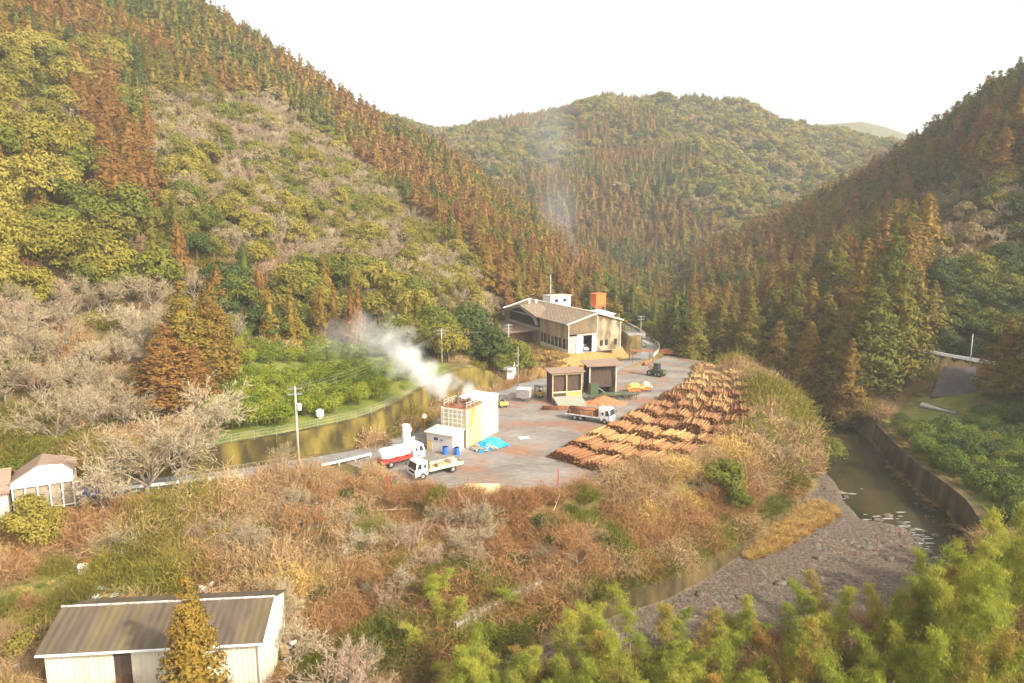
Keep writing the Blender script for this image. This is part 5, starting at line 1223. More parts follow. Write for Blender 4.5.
def zones(x,y,z,px,py):
    """zone index of each forest point"""
    zn=np.zeros(len(x),int)
    far=y>360
    def put(pts,k,cond=None):
        m=pinside(pts,px,py)
        if cond is not None: m&=cond
        zn[m]=k
    left=(~far)&(px<640); right=(~far)&(px>=640)
    zn[:]=1                                # default mixed broad
    zn[left]=1
    put([(-200,-200),(260,-60),(460,110),(640,250),(660,345),(500,330),(470,235),(400,205),(335,140),(270,95),(200,110),(150,90),(110,50),(-200,60)],2,left)   # cedar ridge
    put([(72,75),(98,62),(128,120),(150,170),(162,205),(118,222),(100,180),(76,125)],3,left)     # rust cedar gully
    put([(150,92),(270,92),(350,150),(440,235),(480,262),(500,330),(440,330),(390,285),(330,262),(210,245),(150,180)],4,left)  # pale bare + olive
    put([(-300,80),(110,40),(150,180),(150,300),(-300,300)],5,left&(zn!=3))   # olive broadleaf
    put([(185,240),(330,255),(400,280),(500,320),(508,372),(430,380),(415,338),(330,318),(225,330),(190,300)],6,left)   # green dark broadleaf above orchard
    put([(-300,290),(150,285),(200,300),(215,445),(205,478),(-300,505)],7,left)   # bare thicket
    put([(600,255),(640,240),(690,265),(690,330),(640,350),(600,300)],8,~far)
    zn[right&(zn!=8)]=9                       # right hill cedar
    put([(905,195),(1024,165),(1300,150),(1300,260),(1024,262),(930,262)],10,right)
    put([(925,262),(1300,250),(1300,350),(935,345)],11,right)
    put([(780,395),(870,400),(885,430),(800,440),(770,420)],12,~far)
    zn[far]=20
    return zn
x,y=jgrid(-200,260,60,370,4.6,1); z=hz(x,y); px,py,d=proj(x,y,z+5)
inr=(px>-170)&(px<1190)&(py>-150)&nobuild(x,y,2.0)
x,y,z,px,py=[a[inr] for a in(x,y,z,px,py)]
zn=zones(x,y,z,px,py)
ox=[Py(*p)[:2] for p in [(205,452,97),(330,430,103),(420,405,118),(440,365,135),(425,330,150),(330,326,160),(215,335,158)]]
lowzone=(z<-.8)&(y<175)&(px>205)&(px<1400)
lowl=(y<96)&(px<300)
wallkeep=sdf([p[:2] for p in wallw]+[(p[0]+q[0]*7,p[1]+q[1]*7) for p,q in zip(wallw,wn)][::-1],x,y)>0
ok=~(pinside([(205,455),(330,437),(385,420),(440,400),(452,372),(428,340),(330,328),(222,330),(205,380)],px,py+0)&(y<175))&~lowzone&~lowl&wallkeep&(visible(x,y,z+14)|(y<200))
x,y,z,px,py,zn=[a[ok] for a in(x,y,z,px,py,zn)]
rs=np.random.RandomState(99); u=rs.rand(len(x)); pat=fbm(x,y,45,31)*1.6+.5; pat2=fbm(x,y,18,41)*1.6+.5
def sel(m): return x[m],y[m],z[m]
def sc_(n,a,b): return rs.uniform(a,b,n)
CK=['cedar_rust','cedar_amber','cedar_olive','cedar_green']
def cedars(m,w,a,b,tall=1.0):
    n=m.sum(); mats=choose2(n,list(zip(CK,w)),fbm(x[m],y[m],26,91)*1.1); s=sc_(n,a,b); emit('cedar',*sel(m),s,mats,s*tall*sc_(n,.9,1.1))
def broads(m,w,a,b):
    n=m.sum(); emit('broad',*sel(m),sc_(n,a,b),choose2(n,list(w.items()),fbm(x[m],y[m],20,93)*.7))
def bares(m,a,b,w={'twig_pale':.8,'twig_pink':.2}):
    n=m.sum(); emit('bare',*sel(m),sc_(n,a,b),choose(rs,n,list(w.items())))
half=rs.rand(len(x))<.8
# 2: ridge cedars, rustier downslope to the right
m=(zn==2); a=m&((px<330)); cedars(a&(pat<.62),(.1,.34,.44,.12),.98,1.28,.56); cedars(a&(pat>=.62),(.4,.4,.17,.03),.98,1.28,.56)
a=m&(px>=330); cedars(a,(.42,.36,.18,.04),.98,1.28,.56)
cedars(zn==3,(.85,.15,0,0),1.0,1.35,.6)
m=(zn==4); bares(m&(u<.66),.75,1.15); broads(m&(u>=.62),{'leaf_olive':.62,'leaf_green':.22,'leaf_tan':.16},.75,1.25)
m=(zn==5)&half; broads(m&(u<.86)&(rs.rand(len(x))<.6),{'leaf_olive':.7,'leaf_green':.3},1.15,1.75); bares(m&(u>=.93),.8,1.1); cedars(m&(u>=.86)&(u<.93),(.3,.4,.3,0),.8,1,.7)
m=(zn==6)&half; broads(m&(u<.72)&(rs.rand(len(x))<.75),{'leaf_olive':.36,'leaf_green':.42,'leaf_dark':.22},.9,1.4); bares(m&(u>=.72)&(u<.92),.7,.95); cedars(m&(u>=.92),(.1,.2,.4,.3),.7,.9,.7)
m=(zn==7)&(rs.rand(len(x))<.8); bares(m&(u<.9),.75,1.2,{'twig_pale':.85,'twig_pink':.15}); broads(m&(u>=.93),{'leaf_olive':.6,'leaf_green':.4},.35,.6)
n=((zn==7)).sum(); m=(zn==7); emit('shrub',x[m]+1.5,y[m]-1.2,hz(x[m]+1.5,y[m]-1.2),sc_(n,.9,1.6),choose(rs,n,[('dry_tan',.5),('leaf_olive',.25),('leaf_green',.1),('dry_rust',.15)]))
m=(zn==1)&half; broads(m&(u<.6),{'leaf_olive':.6,'leaf_green':.4},.7,1.0); cedars(m&(u>=.6),(.25,.35,.3,.1),.6,.8)
m=(zn==8)&half; broads(m&(u<.8),{'leaf_green':.5,'leaf_olive':.35,'leaf_dark':.15},.7,1.1); cedars(m&(u>=.8),(.2,.3,.4,.1),.6,.8)
m=(zn==9)&(rs.rand(len(x))<.8); near=(y<200); cedars(m&~near,(.24,.30,.38,.08),1.15,1.5,.6); cedars(m&near,(.18,.3,.42,.1),1.2,1.6,.66)
m=(zn==10)&half; broads(m&(u<.6),{'leaf_tan':.35,'leaf_olive':.3,'leaf_dark':.35},.8,1.1); bares(m&(u>=.6),.8,1.1)
m=(zn==11)&half; broads(m,{'leaf_dark':.75,'leaf_green':.25},.8,1.15)
m=(zn==12)&half; broads(m,{'leaf_dark':.3,'leaf_green':.5,'leaf_olive':.2},.5,.75)
# low growth under the hillside trees
m=(zn!=2)&(zn!=3)&(zn!=9)&(zn!=7)&(y<290); emit('shrub',x[m]+1.8,y[m]+1.5,hz(x[m]+1.8,y[m]+1.5),sc_(m.sum(),1.0,1.8),choose(rs,m.sum(),[('dry_tan',.35),('leaf_olive',.4),('leaf_green',.15),('dry_rust',.1)]))
# far mountain
x,y=jgrid(-260,420,360,760,5.4,2); z=hz(x,y); px,py,d=proj(x,y,z+5); ok=(px>-60)&(px<1120)&(py>-100)&visible(x,y,z+12)
x,y,z,px,py=[a[ok] for a in(x,y,z,px,py)]; u=rs.rand(len(x)); pat=fbm(x,y,80,51)*1.5
ced=(pat+.35*(ZC(px,py,(545,170),(600,150),(700,150),(720,240),(640,290),(560,260)))+.2*(py>200)-.12*(px>720)+rs.uniform(-.14,.14,len(x)))>.12
cedars(ced,(.3,.38,.27,.05),.98,1.3,.5)
m=~ced&(rs.rand(len(x))<.85); broads(m&(u<.93),{'leaf_olive':.45,'leaf_green':.25,'leaf_dark':.12,'leaf_tan':.18},.85,1.45); bares(m&(u>=.93),.8,1.1)
# special near conifers
def special(kind,px_,py_,Y,s,sz,mat,label,cat,var=0,name=None,z=None):
    p=Py(px_,py_,Y); zz=h1(p[0],p[1]) if z is None else z
    SP.append((kind,p[0],p[1],zz,s,sz,mat,label,cat,var,name))
SP=[]
special('cedar',186,380,112,1.75,.98,'cedar_amber','tall amber cedar, upper one of the pair standing over the bare thicket','tree',0)
special('cedar',214,385,116,1.5,.92,'cedar_amber','amber green cedar on the orchard side of the conifer pair','tree',1)
special('cedar',168,400,106,1.7,.74,'cedar_rust','broad rust red cedar in front of the amber cedar pair','tree',2)
special('cedar',197,400,108,1.1,.55,'cedar_rust','small rusty cedar at the foot of the amber cedars','tree',3)
special('cedar',193,683,47,.8,.68,'cedar_amber','orange green conifer standing in front of the white warehouse','tree',1,z=-6.2)
for i,(a,Y,s,sz,mt) in enumerate([(868,146,2.2,1.42,'cedar_olive'),(838,150,1.9,1.22,'cedar_olive'),(893,150,2.0,1.3,'cedar_olive'),(806,156,1.7,1.1,'cedar_amber'),(880,158,2.0,1.6,'cedar_olive'),(775,165,1.6,1.05,'cedar_amber'),(852,160,1.8,1.5,'cedar_amber'),(745,175,1.5,1.0,'cedar_olive'),(720,190,1.4,1.0,'cedar_amber'),(700,205,1.4,1.0,'cedar_amber'),(848,141,1.2,1.0,'cedar_rust'),(790,176,1.6,1.3,'cedar_olive')]):
    special('cedar',a,400,Y,s,sz,mt,['tallest dark olive cedar of the riverside stand','olive cedar on the left side of the tallest riverside cedar','olive cedar nearest the hillside guardrail','amber cedar left of the tall riverside stand','very tall cedar rising behind the riverside stand','amber cedar behind the log yard, halfway to the tall stand','tall amber cedar behind the riverside stand','olive cedar behind the far log rows','amber cedar behind the far end of the log yard','amber cedar beyond the last log row','slim rusty cedar at the foot of the riverside stand','tall olive cedar left behind the riverside stand'][i],'tree',i%4)
special('broad',822,470,118,.95,.85,'leaf_green','rounded yellow green tree leaning over the river water','tree',0)
special('broad',812,478,112,.55,.6,'leaf_green','small green tree at the top of the river wall','tree',1)
special('broad',718,520,90,.85,.72,'leaf_green','round green tree in the brown scrub above the gravel bar','tree',2)
special('broad',735,545,86,.5,.5,'leaf_green','small green tree below the round one above the gravel','tree',3)
special('broad',28,520,72,.85,.9,'leaf_olive','bushy yellow green tree in front of the brown roofed house','tree',1)
special('broad',5,500,80,.7,.7,'leaf_green','green tree at the left edge beside the brown roofed house','tree',2)
special('broad',545,330,205,.8,.75,'leaf_olive','olive tree directly behind the sawmill roof','tree',3)
special('broad',635,330,232,1.6,1.5,'leaf_olive','big olive evergreen mound right behind the sawmill','tree',0)
special('broad',612,320,236,1.1,1.2,'leaf_dark','dark evergreen between the sawmill and the olive mound','tree',1)
special('broad',665,345,205,1.3,1.0,'leaf_green','low green dome tree beyond the far yard','tree',2)
special('broad',500,340,155,.8,.9,'leaf_olive','olive tree at the left corner of the sawmill','tree',0)
special('broad',503,352,148,.65,.8,'leaf_green','leafy green tree by the pole left of the sawmill','tree',3)
special('bare',655,352,192,1.0,.85,'twig_pink','pinkish bare tree beyond the end of the yard','tree',0)
special('bare',672,356,188,.9,.75,'twig_pink','pinkish brown bare tree right of the slim pole','tree',1)
special('bare',530,385,152,.45,.62,'dry_rust','small rusty bare tree on the golden bank before the sawmill','tree',2)
special('bare',148,490,80,1.75,1.45,'twig_pale','large pale spreading bare tree beside the road fence','tree',0)
special('bare',60,470,92,1.5,1.3,'twig_pale','pale bare tree behind the brown roofed house','tree',3)
special('bare',215,470,92,1.2,1.2,'twig_pale','pale bare tree right of the conifer pair above the road','tree',2)
special('bare',104,505,76,1.35,1.15,'twig_pale','large pale bare tree right of the brown roofed house','tree',1)
special('bare',182,484,82,1.3,1.3,'twig_pale','tall pale bare tree just left of the road fence','tree',2)
special('bare',345,655,50,1.0,.85,'twig_pink','round pinkish grey bare tree right of the warehouse','tree',3)
special('bare',300,640,56,.7,.6,'twig_pale','pale bare tree behind the right gable of the warehouse','tree',1)
special('bare',700,530,88,.5,.4,'twig_pale','low tangled bare shrub left of the round green tree','tree',2)
special('bare',285,480,90,.45,.5,'twig_pale','small bare tree at the foot of the utility pole','tree',0)
for i,(a,b,Y,mt) in enumerate([(770,420,120,'twig_pink'),(785,405,128,'twig_pale'),(760,390,142,'twig_pink'),(775,395,136,'twig_pale')]):
    special('bare',a,b,Y,.6,.5,mt,['low pinkish bare tree behind the right end of the log rows','pale bare tree between log rows and river trees','pinkish bare tree at the far right corner of the log yard','pale bare tree left of the riverside cedars'][i],'tree',i)
# orchard and field bushes in rows
rs=np.random.RandomState(4)
X,Y=np.meshgrid(np.arange(-75,10,3.1),np.arange(90,185,3.3)); ang=-.25; X2=X*math.cos(ang)-Y*math.sin(ang)*.25+0; X=X.ravel()+rs.uniform(-.6,.6,X.size); Y=(Y+.22*(X.reshape(Y.shape)+30)).ravel()+rs.uniform(-.5,.5,Y.size)
Z=hz(X,Y); px,py,_=proj(X,Y,Z+1.2); m=pinside(ORCH,px,py)&(sdf([p[:2] for p in wallw]+[(p[0]+q[0]*5,p[1]+q[1]*5) for p,q in zip(wallw,wn)][::-1],X,Y)>.3)&nobuild(X,Y,4)&(Y<172)
terr=pinside([(218,376),(300,370),(425,358),(425,351),(300,360),(218,364)],px,py); m&=~terr
emit('bush',X[m],Y[m],Z[m],rs.uniform(1.0,1.4,m.sum()),choose(rs,m.sum(),[('citrus',1)]))
x,y=jgrid(50,130,70,150,3.0,8); z=hz(x,y); px,py,_=proj(x,y,z+1); m=pinside([(890,418),(925,425),(960,428),(985,405),(1140,400),(1180,520),(1040,560),(985,500),(940,462),(905,440)],px,py)&nobuild(x,y,1)&(sdf(RIVW,x,y)>3.2)
emit('bush',x[m],y[m],z[m],rs.uniform(.85,1.5,m.sum()),choose(rs,m.sum(),[('field_bush',.8),('leaf_dark',.2)]))
m2=m&(rs.rand(len(x))<.05)
# scrub
x,y=jgrid(-75,95,44,165,1.55,12); z=hz(x,y); px,py,_=proj(x,y,z+1)
low=nobuild(x,y,-.8)&((sdf(RIVW,x,y)>1.6))&((sdf(FLATW,x,y)>3.2)|(px>372))&(px>-80)&(px<1100)&(py<760)&((z<-.02)|((px<300)&(y<92)))&(sdf(yardpoly,x,y)>-.6-1.2*((px>590)&(py>430)))&(sdf([Pz(*p)[:2] for p in [(880,428,-5),(905,405,-5),(1060,420,-4),(1140,470,-5),(1090,560,-5),(985,530,-5),(930,470,-5)]],x,y)>1)
pat=fbm(x,y,16,61)*1.5; pt2=fbm(x,y,8,71)
grassy=pinside([(-100,560),(60,556),(180,560),(235,575),(245,640),(-100,640)],px,py)
nbk=(y<66)&(px>430)
clear=np.ones(len(x),bool)
for q_ in ((232,598),(118,600),(285,652),(12,672),(184,596),(84,574),(85,566)):
    o3=onground(*q_); clear&=np.hypot(x-o3[0],y-o3[1]+1.5)>2.6
for a_,b_ in zip(pw,pw[1:]):
    for t_ in np.linspace(0,1,6):
        clear&=np.hypot(x-(a_[0]*(1-t_)+b_[0]*t_)-.6,y-(a_[1]*(1-t_)+b_[1]*t_)+1.6)>2.0
low&=clear
a=low&~nbk&(~grassy|(rs.rand(len(x))<.15)); n=len(x)
mats=np.where(pat+pt2>.42,'leaf_olive',np.where(pat<-.38,'dry_rust','dry_tan')); mats=np.where(pt2>.36,'leaf_green',mats); mats=np.where((pt2<-.38),'dry_gold',mats)
lf=(px<235)&(rs.rand(n)<.4); mats=np.where(lf,np.where(rs.rand(n)<.5,'leaf_olive','dry_rust'),mats)
mats=mats.astype('<U12'); s=rs.uniform(.6,1.5,n)*(1+.5*np.clip(pat,-.6,.6)); emit('shrub',x[a],y[a],z[a],s[a],mats[a],s[a]*rs.uniform(.85,1.6,a.sum()))
aa=low&~nbk&~grassy&(rs.rand(n)<.085)&(z<-1.5); emit('bare',x[aa],y[aa],z[aa],rs.uniform(.32,.68,aa.sum()),choose(rs,aa.sum(),[('twig_pale',.4),('twig_pink',.3),('dry_rust',.3)]))
b2=(px>205)&(px<300)&(py>500)&(py<600)&low&(rs.rand(n)<.14); emit('bush',x[b2],y[b2],z[b2],rs.uniform(.7,1.2,b2.sum()),'leaf_green')
b3=(px>730)&(px<830)&(py>400)&(py<500)&low&(rs.rand(n)<.06); emit('bush',x[b3],y[b3],z[b3],rs.uniform(.8,1.4,b3.sum()),choose(rs,b3.sum(),[('leaf_green',.5),('leaf_olive',.5)]))
b5=low&~nbk&(px>0)&(px<560)&(py>500)&(rs.rand(n)<.05)&~grassy; emit('bush',x[b5],y[b5],z[b5],rs.uniform(.6,1.1,b5.sum()),'leaf_dark')
b4=low&~nbk&(px>0)&(px<235)&(py>500)&(rs.rand(n)<.10)&~grassy; emit('bush',x[b4],y[b4],z[b4],rs.uniform(.7,1.2,b4.sum()),choose(rs,b4.sum(),[('leaf_green',.5),('leaf_olive',.5)]))
lbp=path_pts([np.array(q[:2]) for q in lbw[:7]],1.1); 
for q in lbp:
    if rs.rand()<.5:
        n_=rs.uniform(.9,2.2); dirn=np.array([-.80,.60]); X_,Y_=q[0]+dirn[0]*n_,q[1]+dirn[1]*n_
        emit('shrub',np.array([X_]),np.array([Y_]),np.array([-5.8+rs.uniform(-.2,.3)]),np.array([rs.uniform(.8,1.4)]),str(rs.choice(['dry_tan','dry_rust','leaf_olive','leaf_green'])))
# small growth on the near river bank under the bamboo
x,y=jgrid(-25,75,34,68,1.8,15); z=hz(x,y); px,py,_=proj(x,y,z+1); m=(sdf(RIVW,x,y)>.8)&(px>400)&(px<1150); emit('shrub',x[m],y[m],z[m],rs.uniform(.8,1.6,m.sum()),choose(rs,m.sum(),[('dry_rust',.4),('dry_tan',.25),('leaf_green',.35)]))
# dry grass: factory bank, gravel bar, field edge
def tufts(pts,zl,s,seed,mats,a,b,keep=1.0,extra=None):
    P_=np.array([Pz(*p,zl)[:2] if len(p)==2 else p[:2] for p in pts]); x,y=jgrid(P_[:,0].min(),P_[:,0].max(),P_[:,1].min(),P_[:,1].max(),s,seed); m=pinside([tuple(q) for q in P_],x,y)&(rs.rand(len(x))<keep)
    if extra is not None: m&=extra(x,y)
    x,y=x[m],y[m]; emit('tuft',x,y,hz(x,y),rs.uniform(a,b,len(x)),choose(rs,len(x),mats))
bank=[(q[0],q[1],0) for q in [fac(-12,16),fac(-12,-14),fac(6,-14),fac(24,-6),fac(24,0),fac(-1,-3),fac(-2,16)]]
tufts(bank,0,.9,31,[('dry_gold',.5),('dry_tan',.25),('dry_rust',.12),('leaf_olive',.13)],.6,1.15,.9,lambda x,y:(hz(x,y)>.35)&~roadmask(x,y))
BAR=[(836,506),(812,503),(790,512),(765,535),(742,556),(752,562),(790,545),(815,530),(838,518)]
tufts(BAR,-8.8,.6,33,[('dry_gold',.75),('dry_rust',.25)],.55,.9)
tufts([(880,431),(905,470),(940,500),(972,520),(985,508),(950,470),(915,435),(893,424)],-5,1.1,34,[('dry_tan',.5),('leaf_olive',.5)],.5,.9,.7)
x,y=jgrid(70,135,140,165,1.2,37); m=nobuild(x,y,0)&(rs.rand(len(x))<.7); z=hz(x,y); px,py,_=proj(x,y,z); m&=(py>300)&(py<402)&(px>905); emit('tuft',x[m],y[m],z[m],rs.uniform(.6,1.1,m.sum()),choose(rs,m.sum(),[('dry_tan',.5),('dry_gold',.25),('leaf_olive',.25)]))
gx_=pinside; x,y=jgrid(-60,-20,55,85,.9,38); z=hz(x,y); px,py,_=proj(x,y,z); m=pinside([(-100,556),(60,552),(180,556),(245,575),(260,640),(-100,660)],px,py)&nobuild(x,y,.3)&(rs.rand(len(x))<.8); emit('tuft',x[m],y[m],z[m],rs.uniform(.3,.6,m.sum()),choose(rs,m.sum(),[('leaf_olive',.45),('dry_gold',.25),('dry_tan',.2),('citrus',.1)]))
# bamboo: tops on a drawn-up skyline of the near bank
BT=[(430,632),(470,612),(520,625),(560,606),(600,590),(640,584),(690,608),(720,592),(765,608),(800,580),(840,568),(865,594),(905,574),(940,545),(960,525),(1000,490),(1060,480),(1150,470)]
bx_=np.array([a for a,_ in BT]); by_=np.array([b for _,b in BT]); k=0
rs=np.random.RandomState(77)
for row,(Yc,dy,cnt) in enumerate([(60,0,50),(55,25,54),(50,50,52),(45,85,44),(40,120,34)]):
    for i in range(cnt):
        p_x=rs.uniform(420,1140); 
        tpy=np.interp(p_x,bx_,by_)+dy+rs.uniform(-8,26)
        Yb=Yc+rs.uniform(-2.5,2.5)+max(0,(p_x-930))*.05
        X_,_,zt=Py(p_x,tpy,Yb); zg=h1(X_,Yb); hh=zt-zg
        while sdf(RIVW,np.array([X_]),np.array([Yb]))[0]<.6 and Yb>30:
            Yb-=1.5; X_,_,zt=Py(p_x,tpy,Yb); zg=h1(X_,Yb); hh=zt-zg
        hh=min(max(hh,4.5),14.5)
        emit('bamboo',np.array([X_]),np.array([Yb]),np.array([zg]),np.array([.95*min(1.1,.55+hh/25)]),'bamboo_dry' if rs.rand()<.16 else 'bamboo_leaf',np.array([hh/12.0]))
# ================================================================== planting: individuals and the rest
KIND=dict(cedar=('cedar_tree','tree',9.0,20),broad=('broadleaf_tree','tree',5,8.5),bare=('bare_tree','tree',5,9),bush=('bush','bush',1.2,2.3),shrub=('dry_shrub','shrub',1,1.9),tuft=('grass_tuft','grass',.5,1),bamboo=('bamboo','bamboo',7,12.5))
COLW=dict(cedar_rust='rust brown',cedar_amber='amber brown',cedar_olive='olive',cedar_green='dark green',leaf_olive='olive yellow',leaf_green='green',leaf_dark='dark green',leaf_tan='tan',citrus='yellow green',field_bush='bright green',bamboo_leaf='yellow green',bamboo_dry='dry orange',twig_pale='pale grey',twig_pink='pinkish brown',dry_tan='tan',dry_rust='rusty brown',dry_gold='golden')
NOUN=dict(cedar='cedar',broad='evergreen tree',bare='bare leafless tree',bush='rounded bush',shrub='tangled dry shrub',bamboo='feathery bamboo stem')
def where(kind,px,py,y):
    if y>360: return 'on the far central mountain'
    if kind=='bamboo': return 'on the near bank, '+('below the gravel bar' if px<860 else 'right of it')+(', front rows' if y<48 else ', back rows')
    if kind=='bush': return 'in the orchard above the mossy wall' if px<450 and y>90 else ('in the green field beyond the river' if px>860 else 'among the brown scrub')
    if kind=='shrub' or (y<175 and px>240 and kind=='bare' and px<860): 
        if px<235: return 'on the slope near the brown roofed house' if y>62 else 'beside the white warehouse'
        if px<430: return 'in the scrub between warehouse and utility pole'
        if px<600: return 'in the scrub below the flatbed truck and timber bundle'
        if px<800: return 'in the scrub below the log rows'
        return 'on the river banks at the right'
    if px<640:
        if px<170: return 'on the upper left hillside' if py<150 else ('on the middle of the left hillside' if py<290 else 'in the thicket above the brown roofed house')
        if px<350: return 'high on the left hillside' if py<120 else ('halfway up the left hillside' if py<250 else 'just above the orchard')
        if px<500: return 'on the left ridge line' if py<200 else 'on the slope behind the orchard'
        return 'on the ridge end behind the sawmill' if y<300 or py>240 else 'on the left ridge line'
    if px<760: return 'behind the log yard'
    if px<900: return 'on the right hillside above the river' if py>230 else 'on the right ridge line'
    return 'on the shaded right hillside above the road' if py>160 else 'on the right ridge line'
def mk_single(kind,lod,v,mat,loc,rz,s,sz,label,group=None,parts=False,tilt=0):
    nm,cat,_,_=KIND[kind]
    if mat.startswith('leaf') and kind=='shrub': nm='shrub'
    if parts and LIB[kind][lod][v][1] is not None:
        e=empty(nm,loc,rz,label,cat,group); e.scale=(s,s,sz)
        a=link({'cedar':'crown','broad':'crown','bare':'branches','bush':'crown','bamboo':'foliage'}[kind],mesh_of(kind,lod,v,mat,'crown'),e)
        b=link('culm' if kind=='bamboo' else 'trunk',mesh_of(kind,lod,v,mat,'trunk','culm' if kind=='bamboo' else ('bark_pale' if kind=='bare' else 'bark')),e); return e
    o=link(nm,mesh_of(kind,lod,v,mat,'all','bark_pale' if kind=='bare' else 'bark'),None,loc,rz); o.scale=(s,s,sz); return tag(o,label,cat,group)
for (kind,x,y,z,s,sz,mat,label,cat,v,_) in SP:
    mk_single(kind,0,v,mat,(x,y,z-.2),R_.uniform(0,6),s,sz,label,None,True)
protos=bpy.data.collections.new('prototypes'); PCOL={}
def gn_scatter(name,kindcol,x,y,z,rz,s,sz,idx,label):
    me=bpy.data.meshes.new(name); n=len(x); me.vertices.add(n); me.vertices.foreach_set('co',np.stack([x,y,z],1).astype(np.float32).ravel())
    for nm,tp,arr in (('idx','INT',idx.astype(np.int32)),('rz','FLOAT',rz.astype(np.float32))):
        a=me.attributes.new(nm,tp,'POINT'); a.data.foreach_set('value',arr)
    a=me.attributes.new('scl','FLOAT_VECTOR','POINT'); a.data.foreach_set('vector',np.stack([s,s,sz],1).astype(np.float32).ravel())
    o=link(name,me); ng=bpy.data.node_groups.new(name,'GeometryNodeTree'); ng.interface.new_socket('Geometry',in_out='INPUT',socket_type='NodeSocketGeometry'); ng.interface.new_socket('Geometry',in_out='OUTPUT',socket_type='NodeSocketGeometry')
    N=ng.nodes; L=ng.links; gi=N.new('NodeGroupInput'); go=N.new('NodeGroupOutput'); ip=N.new('GeometryNodeInstanceOnPoints'); ci=N.new('GeometryNodeCollectionInfo')
    ci.inputs['Collection'].default_value=kindcol; ci.inputs['Separate Children'].default_value=True; ci.inputs['Reset Children'].default_value=True
    def att(n_,t):
        q=N.new('GeometryNodeInputNamedAttribute'); q.data_type=t; q.inputs['Name'].default_value=n_; return q.outputs['Attribute']
    L.new(gi.outputs[0],ip.inputs['Points']); L.new(ci.outputs[0],ip.inputs['Instance']); ip.inputs['Pick Instance'].default_value=True
    L.new(att('idx','INT'),ip.inputs['Instance Index']); cx=N.new('ShaderNodeCombineXYZ'); L.new(att('rz','FLOAT'),cx.inputs[2]); L.new(cx.outputs[0],ip.inputs['Rotation']); L.new(att('scl','FLOAT_VECTOR'),ip.inputs['Scale']); L.new(ip.outputs[0],go.inputs[0])
    md=o.modifiers.new('scatter','NODES'); md.node_group=ng; tag(o,label,{'cedar':'trees','broad':'trees','bare':'trees','bush':'bushes','shrub':'scrub','tuft':'grass','bamboo':'bamboo'}[name.split('_')[0]] if name.split('_')[0] in KIND else None,kind='stuff'); return o
STUFFN=dict(cedar=('conifer_forest','dense far rust and olive conifer forest on the hills','forest'),broad=('broadleaf_forest','far rounded evergreen woodland on the hills','forest'),bare=('bare_woodland','pale leafless woodland filling the left slopes','forest'),shrub=('undergrowth','brown and olive dry undergrowth round the yard and river','undergrowth'),tuft=('grass','golden dry grass on banks and gravel bar','grass'),bush=('low_greenery','more low green bushes','bushes'),bamboo=('bamboo_grove','more bamboo','bamboo'))
rs=np.random.RandomState(123)
for kind,lst in T.items():
    if not lst: continue
    A={k:np.concatenate([d[k] for d in lst]) for k in('x','y','z','s','sz','m')}
    hgt=KIND[kind][3]; px,py,d=proj(A['x'],A['y'],A['z']+hgt*.6*A['sz']); n=len(px)
    # keep clear of the specially placed trees
    keep=np.ones(n,bool)
    if kind in('cedar','broad','bare'):
        for sp in SP:
            keep&=np.hypot(A['x']-sp[1],A['y']-sp[2])>(2.6 if sp[0]!='broad' else 3.2)
    for k_ in A: A[k_]=A[k_][keep]
    px,py,d=px[keep],py[keep],d[keep]; n=len(px)
    inview=(px>-6)&(px<1030)&(py>-6)&(py<700)
    vis=inview&visible(A['x'],A['y'],A['z']+hgt*.75*A['sz'])
    size=A['s']/d*np.where(vis,1,0)
    lim=0 if kind=='tuft' else 296-sum(1 for q in SP if q[0]==kind)
    o_=np.argsort(-size); ind=[i for i in o_[:lim] if vis[i]]; isind=np.zeros(n,bool); isind[ind]=True
    nv=len(LIB[kind][0]); nl=len(LIB[kind])
    thr={'cedar':(135,260),'broad':(135,260),'bare':(150,280),'bush':(140,400),'shrub':(62,100),'bamboo':(999,999),'tuft':(999,999)}[kind]
    lod=np.where(d<thr[0],0,np.where(d<thr[1],1,2)); lod=np.minimum(lod,nl-1); var=rs.randint(0,nv,n); rz=rs.rand(n)*6.28
    for i in ind:
        m=str(A['m'][i]); w=where(kind,px[i],py[i],A['y'][i]); lab=f"{COLW[m]} {NOUN[kind] if not(kind=='shrub' and m.startswith('leaf')) else 'leafy shrub'} {w}"
        mk_single(kind,int(lod[i]),int(var[i]),m,(A['x'][i],A['y'][i],A['z'][i]-.15),rz[i],A['s'][i],A['sz'][i],lab,lab.replace(NOUN[kind],NOUN[kind]+'s').replace('leafy shrub','leafy shrubs'),parts=(d[i]<170 and kind in('cedar','broad','bare','bush','bamboo')))
    rest=np.where(~isind)[0]
    if len(rest):
        combos={}; pc=bpy.data.collections.new('p_'+kind); idx=np.zeros(len(rest),int); names=[]
        for j,i in enumerate(rest):
            key=(int(lod[i]),int(var[i]),str(A['m'][i]))
            if key not in combos: combos[key]=len(combos)
            idx[j]=combos[key]
        for key,k in combos.items():
            po=bpy.data.objects.new('pr_%s_%04d'%(kind,k),mesh_of(kind,key[0],key[1],key[2],'all','bark_pale' if kind=='bare' else('culm' if kind=='bamboo' else 'bark'))); pc.objects.link(po)
        nm,lab,cat=STUFFN[kind]; o=gn_scatter(nm,pc,A['x'][rest],A['y'][rest],A['z'][rest]-.15,rz[rest],A['s'][rest],A['sz'][rest],idx,lab); o['category']=cat
    print('KIND',kind,'total',n,'individual',len(ind),'rest',len(rest))
